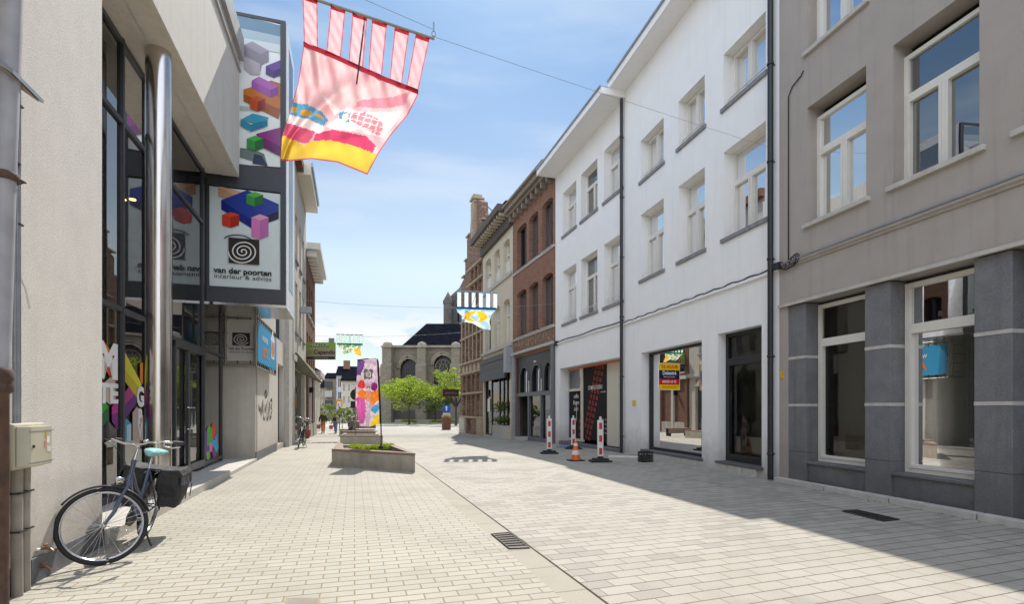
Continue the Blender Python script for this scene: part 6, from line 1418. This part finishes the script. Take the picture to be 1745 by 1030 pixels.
# beach flag on the planter
t = thing('beach_flag', 'tall pink printed MARKET beach flag on a curved pole behind the nearest planter', 'flag', tuple(at(649, 765, 13.4))); o = t.location.copy()
zt_ = 13.4
pole = [(649.5, 765), (649.5, 740), (649, 715), (648, 690), (646.5, 660), (645.5, 630), (644.8, 618), (643.5, 613), (640, 611.5), (625, 612), (609, 614)]
MB().tube([at(x, y, 13.4) - o for x, y in pole], [.016] * 4 + [.013] * 7, 8).build('pole', black_m, t); MB().lathe([(0, 0), (.06, .0), (.055, .05), (.02, .07), (0.02, .12)], n=14).build('foot', black_m, t)
BP = [(c('#c9b0a6'), []), (c('#8f8a8a'), [(620, 630), (635, 630), (635, 646), (620, 646)]), (c('#6a4a86'), [(608, 614), (622, 616), (620, 626), (614, 640), (608, 641)]),
      (c('#e7c52e'), [(630, 727), (638, 712), (647, 705), (648, 720), (640, 728)]), (c('#4a9ac4'), [(631, 701), (636, 692), (645, 688), (646, 698), (640, 706)]),
      (c('#e07a2a'), [(609, 668), (620, 664), (632, 668), (645, 664), (646, 682), (634, 692), (628, 684), (610, 676)]), (c('#c65a9a'), [(607, 678), (622, 676), (624, 700), (620, 722), (612, 722), (607, 695)])]
def paint_bf(p, u, v):
    x, y = p; x += 1.6 * noise.noise(Vector((x / 4, y / 4, 1))); y += 2.2 * noise.noise(Vector((x / 4, y / 4, 5))); p = (x, y)
    q = noise.noise(Vector((x / 3, y / 6, 8))) * .35
    r = paint_bf0(p, u, v); return tuple(min(1, max(0, a * (1 + q))) for a in r)
def paint_bf0(p, u, v):
    x, y = p
    if u > .955: return c('#1c1a1c')
    if (x - 616) ** 2 + ((y - 656) * .85) ** 2 < 40: return c('#d8433f')
    if (x - 637.5) ** 2 + ((y - 660) * .85) ** 2 < 36: return c('#7d2a6c')
    if inside(p, BP[1][1]):
        r = math.hypot((x - 627.5), (y - 638)); return c('#efe9e6') if 3 < r < 4.4 or r < 1.3 else c('#6d6664')
    for col, pl in BP[2:]:
        if inside(p, pl): return col
    return c('#dcc3cb') if noise.noise(Vector((x / 7, y / 12, 4))) > -.1 else c('#c9a9c4')
T = [(609, 614), (625, 612.5), (644, 614)]; B = [(613, 727), (628, 729), (646, 724)]
cb = cloth(44, 110, T, B, [(609, 614), (607.5, 650), (606, 690), (613, 727)], [(644, 614), (646, 655), (648, 690), (648.5, 722)], lambda u, v: 13.4 - .02 + .05 * math.sin(v * 9 + u * 2) * (1 - u), paint_bf, 'cloth', t, o)
mb = MB()
for ch_, py in zip('MARKET', (659, 670.5, 682, 693.5, 705.5, 717)):
    p = at(627.5, py, 13.28) - o; t_ = text_mb(ch_, .20, bold=.05, mirror=True); mb.add([(p.x + v[0], p.y, p.z + v[1]) for v in t_.v], t_.f, 0, c('#fdfbfc'))
mb.build('lettering', cloth_m, t)

# ------------------------------------------------------------------ people
skin = M_plain('skin', (.50, .31, .22), .6, var=.06)
def skinned(name, verts, edges, rad, mat, parent, sub=2):
    me = bpy.data.meshes.new(name); me.from_pydata(verts, edges, []); o = bpy.data.objects.new(name, me); C.objects.link(o)
    m = o.modifiers.new('s', 'SKIN'); m.use_smooth_shade = True; s2 = o.modifiers.new('ss', 'SUBSURF'); s2.levels = sub; s2.render_levels = sub
    for i, r in enumerate(rad): me.skin_vertices[0].data[i].radius = (r, r) if isinstance(r, (int, float)) else r
    me.skin_vertices[0].data[0].use_root = True
    dg = bpy.context.evaluated_depsgraph_get(); me2 = bpy.data.meshes.new_from_object(o.evaluated_get(dg)); bpy.data.objects.remove(o)
    me2.name = name; me2.materials.clear(); me2.materials.append(mat); o2 = bpy.data.objects.new(name, me2); C.objects.link(o2); o2.parent = parent; return o2
def person(label, loc, rz, h, top, legs, shoes, hairc, hair_long=False, sit=False, stride=.12, girth=1.):
    t = thing('person', label, 'person', loc, rz); k = h / 1.75
    S = lambda x, y, z: (x * k, y * k, z * k)                  # faces -y
    hz = .93 if not sit else .5
    V = [S(0, 0, hz), S(0, 0, hz + .2), S(0, -.01, hz + .42), S(0, 0, hz + .53), S(0, -.015, hz + .6), S(0, -.02, hz + .70), S(0, -.015, hz + .78)]; E = [(0, 1), (1, 2), (2, 3), (3, 4), (4, 5), (5, 6)]; Rr = [.13 * girth, .125 * girth, .135 * girth, .06, .062, .085, .07]
    legj = {}; armj = {}
    for s_ in (-1, 1):
        n = len(V)
        if sit: L = [S(s_ * .09, -.05, hz), S(s_ * .11, -.42, hz + .02), S(s_ * .11, -.44, .1), S(s_ * .11, -.46, .05), S(s_ * .12, -.6, .03)]
        else: f = stride * s_; L = [S(s_ * .09, 0, hz - .05), S(s_ * .10, -f * .6 - .02, .49), S(s_ * .10, -f + (.04 if f < 0 else 0), .1), S(s_ * .10, -f, .05), S(s_ * .115, -f - .16, .035)]
        V += L; E += [(0, n), (n, n+1), (n+1, n+2), (n+2, n+3), (n+3, n+4)]; Rr += [.085, .06, .045, .045, .03]; legj[s_] = L
        n = len(V); sw = -stride * s_ * 1.2
        A = [S(s_ * .17, 0, hz + .46), S(s_ * .25, .02 - sw * .3, hz + .2), S(s_ * .25, -.05 - sw, hz - .02), S(s_ * .245, -.06 - sw, hz - .1)]
        if sit: A = [S(s_ * .17, 0, hz + .46), S(s_ * .22, -.05, hz + .2), S(s_ * .12, -.25, hz + .12), S(s_ * .1, -.32, hz + .1)]
        V += A; E += [(2, n), (n, n+1), (n+1, n+2), (n+2, n+3)]; Rr += [.055, .045, .03, .032]; armj[s_] = A; hnd = len(V) - 1
        for q in range(5):                                     # fingers and thumb
            n = len(V); b = Vector(A[-1]) / k; dx = (q - 1.5) * .018 if q < 4 else -.035 * s_; ln = (.055, .065, .06, .048, .035)[q]
            d1 = Vector((0.0, dx, -.03)) if not sit else Vector((dx, -.03, 0)); d2 = Vector((-.01 * s_, dx * 1.1, -.03 - ln)) if not sit else Vector((dx, -.03 - ln, -.02))
            if q == 4: d1 = Vector((-.01 * s_, -.035, -.0)); d2 = Vector((-.015 * s_, -.045, -.035))
            V += [tuple((b + d1) * k), tuple((b + d2) * k)]; E += [(hnd, n), (n, n+1)]; Rr += [.009, .007]
    Rr = [r * k for r in Rr]
    body = skinned('body', V, E, Rr, skin, t, 2)
    nz = MB().lathe([(0, 0), (.012, 0), (0, .03)], n=8).build('nose', skin, t, M=Matrix.Translation(S(0, -.1, hz + .695)) @ Matrix.Scale(k, 4))
    for s_ in (-1, 1): MB().lathe([(0, -.01), (.009, 0), (0, .01)], n=8).build('eye', black_m, t, M=Matrix.Translation(S(s_ * .03, -.095, hz + .72)) @ Matrix.Scale(k, 4))
    # clothes are shells that follow the body
    n0 = 0; JV = [S(0, 0, hz - .06), S(0, 0, hz + .2), S(0, -.01, hz + .42), S(0, 0, hz + .52)]; JE = [(0, 1), (1, 2), (2, 3)]; JR = [.165 * girth * k, .155 * girth * k, .165 * girth * k, .075 * k]
    for s_ in (-1, 1): n = len(JV); JV += armj[s_][:3]; JE += [(2, n), (n, n+1), (n+1, n+2)]; JR += [.078 * k, .065 * k, .05 * k]
    skinned('jacket', JV, JE, JR, top, t)
    JV = [S(0, 0, hz + .02)]; JE = []; JR = [.145 * k]
    for s_ in (-1, 1): n = len(JV); JV += legj[s_][:3]; JE += [(0, n), (n, n+1), (n+1, n+2)]; JR += [.10 * k, .078 * k, .062 * k]
    skinned('trousers', JV, JE, JR, legs, t)
    for s_ in (-1, 1): skinned('shoe', [legj[s_][3], legj[s_][4]], [(0, 1)], [.055 * k, .045 * k], shoes, t, 1)
    HV = [S(0, .02, hz + .80), S(0, .045, hz + .73)] + ([S(0, .06, hz + .62), S(0, .06, hz + .5)] if hair_long else [S(0, .05, hz + .67)]); skinned('hair', HV, [(i, i+1) for i in range(len(HV)-1)], [.085 * k, .085 * k] + [.06 * k] * (len(HV) - 2), hairc, t)
    return t, armj, k
def fab(n, col): return M_plain(n, col, .85, var=.15, scale=14)
brownh = fab('brown_hair', (.08, .04, .02)); 
p = ground(550.5, 739.5); m1, aj, k = person('man in a dark green jacket and orange brown trousers walking on the left pavement', tuple(p), R(6), 1.64, fab('green_jacket', (.045, .045, .03)), fab('orange_trousers', (.42, .17, .035)), fab('dark_shoe', (.05, .05, .05)), brownh, girth=1.15)
hp = m1.matrix_basis @ Vector(aj[-1][3]); bg_ = thing('shopping_bag', 'blue and red shopping bag carried by the walking man', 'bag', (hp.x - .03, hp.y, hp.z - .42)); MB().prism([(-.13, 0), (.0, 0), (.0, .3), (-.14, .3)], -.05, .05).build('bag', fab('blue_bag', (.08, .28, .5)), bg_)
MB().prism([(.002, 0), (.12, 0), (.13, .3), (.002, .3)], -.05, .05).build('red_side', fab('red_bag', (.6, .05, .05)), bg_); MB().tube([(-.06, 0, .3), (-.03, 0, .4), (.02, 0, .42), (.05, 0, .39), (.06, 0, .3)], .006, 5).build('handle', wht, bg_)
p = ground(572, 739.5); w1_, aj, k = person('woman in a beige jacket and blue jeans with a dark bag, walking beside the man', tuple(p), R(-4), 1.52, fab('beige_jacket', (.36, .31, .20)), fab('blue_jeans', (.16, .22, .30)), fab('pale_shoe', (.35, .3, .26)), fab('auburn_hair', (.12, .045, .02)), True)
hp = w1_.matrix_basis @ Vector(aj[-1][3]); bg_ = thing('shopping_bag', 'pink shopping bag held by the walking woman', 'bag', (hp.x - .05, hp.y, hp.z - .40)); MB().prism([(-.12, 0), (.10, 0), (.12, .28), (-.13, .28)], -.05, .05).build('bag', fab('pink_bag', (.55, .10, .20)), bg_); MB().tube([(-.06, 0, .28), (0, 0, .40), (.05, 0, .28)], .006, 5).build('handle', wht, bg_)
hp = w1_.matrix_basis @ Vector((0, -.17, 1.02)); bg_ = thing('shoulder_bag', 'black crossbody bag worn on the front of the walking woman', 'bag', tuple(hp)); MB().prism([(-.13, -.12), (.11, -.12), (.12, .14), (-.12, .14)], -.05, .02).build('bag', fab('black_bag', (.02, .02, .022)), bg_, bevel=.015); MB().tube([(-.11, .0, .12), (-.02, .02, .3), (.09, .08, .42)], .012, 5).build('strap', black_m, bg_)
s3, aj, k = person('person in a grey top sitting on the distant planter bench', ((600 - CX) / F * 32.9, 32.85, gz(32.9) + .0), R(15), 1.65, fab('grey_top', (.16, .13, .12)), fab('dark_trousers', (.05, .05, .06)), fab('dark_shoe2', (.04, .04, .04)), fab('fair_hair', (.35, .24, .13)), sit=True)

# ------------------------------------------------------------------ houses down the street
def far_house(name, label, px0, px1, pyt, Y, mat, rz=0, rows=3, cols=3, roof=2, roofm=None, depth=9, balcony=0, cat='house', wh=1.5):
    xa, xb = wx(px0, Y), wx(px1, Y); t = thing(name, label, cat, ((xa + xb) / 2, Y, gz(Y) - .05), R(rz)); w = (xb - xa) / 2; H = CAMH + (HY - pyt) / F * Y - gz(Y)
    # front looks at -y: build facing +y and turn by pi
    hol = []; fh = (H - .6) / rows
    for r in range(rows):
        for q in range(cols):
            uc = -w + 2 * w * (q + .5) / cols; ww = min(.6, w / cols * .55); hol.append(rect(uc - ww, uc + ww, .5 + r * fh + .35, .5 + r * fh + min(fh - .3, .35 + wh)))
    Mx = Matrix.Rotation(math.pi, 4, 'Z')
    mb = MB().wall(rect(-w, w, -.5, H), hol, 0, -.3); mb.build('wall', mat, t, M=Mx)
    b = MB().box(-w, -w + .2, -.302, -depth, -.5, H).box(w - .2, w, -.302, -depth, -.5, H).box(-w + .2, w - .2, -depth, -depth + .2, -.5, H).box(-w + .2, w - .2, -.32, -.31, -.4, H - .1, 1); b.build('side_wall', [mat, interior_d], t, M=Mx)
    for hh_ in hol:
        f_ = MB(); u0, u1, z0, z1 = hh_[0][0], hh_[1][0], hh_[0][1], hh_[2][1]; f_.box(u0, u0 + .07, -.2, -.12, z0, z1).box(u1 - .07, u1, -.2, -.12, z0, z1).box(u0, u1, -.2, -.121, z0, z0 + .07).box(u0, u1, -.2, -.121, z1 - .07, z1).box((u0 + u1) / 2 - .03, (u0 + u1) / 2 + .03, -.2, -.122, z0, z1)
        wn = f_.build('window', pvc, t, M=Mx); MB().add([(u0, -.18, z0), (u1, -.18, z0), (u1, -.18, z1), (u0, -.18, z1)], [(0, 1, 2, 3)]).build('pane', glass_up, wn, M=Mx)
    if roof: MB().prism([(.35, H), (.35, H + .15), (-depth / 2, H + roof), (-depth - .3, H)], -w - .1, w + .1, 'x').build('roof', roofm or slate, t, M=Mx)
    else: MB().box(-w - .1, w + .1, -depth, .25, H, H + .3).build('cornice', light_st, t, M=Mx)
    for r in range(balcony):
        z = .5 + (r + 1) * fh + .25; MB().box(-w * .1, w * .9, .0, .9, z - .12, z).box(-w * .1, w * .9, .86, .9, z, z + .9).build('balcony', light_st if r % 2 else dark_m, t, M=Mx)
    return t, w, H
tan = M_plain('tan_brick', (.34, .28, .20), .9, var=.1); cre = M_plain('cream_house', (.55, .50, .40), .9, var=.05); pb = M_plain('pale_blue_house', (.50, .54, .60), .9, var=.05)
tile = M_brick('orange_tile', (.42, .22, .13), (.5, .3, .2), (.2, .1, .06), .3, .25)
far_house('far_house', 'small tan house at the far left end of the street', 545, 557, 661, 100, tan, 10, 3, 2, 2)
far_house('far_house', 'tan apartment house with balconies at the far end of the street', 554, 577, 645, 88, tan, 14, 4, 3, 1.2, balcony=3)
t, w, H = far_house('far_house', 'pale blue gabled house with a red chimney, behind the cream houses', 574, 606, 640, 82, pb, 14, 3, 3, 1.8)
MB().box(-.6, .4, 2.8, 3.6, H + .5, H + 2.6).build('chimney', brick_r, t)
far_house('far_house', 'light grey house with tall windows, left of the beach flag', 583, 607, 649, 68, cre, 16, 3, 3, 1.2, wh=1.7)
far_house('far_house', 'cream house with low terracotta roof behind the beach flag', 600, 662, 643, 92, cre, 0, 3, 7, 2.2, roofm=tile, depth=12)
far_house('far_house', 'long pale terrace closing the view behind the shrubs', 520, 600, 683, 115, cre, 0, 2, 9, 1.5, roofm=slate)
far_house('far_house', 'pale house right of the beach flag at the church corner', 640, 657, 680, 80, M_plain('beige_house', (.42, .37, .29), .9), 0, 2, 2, 0)
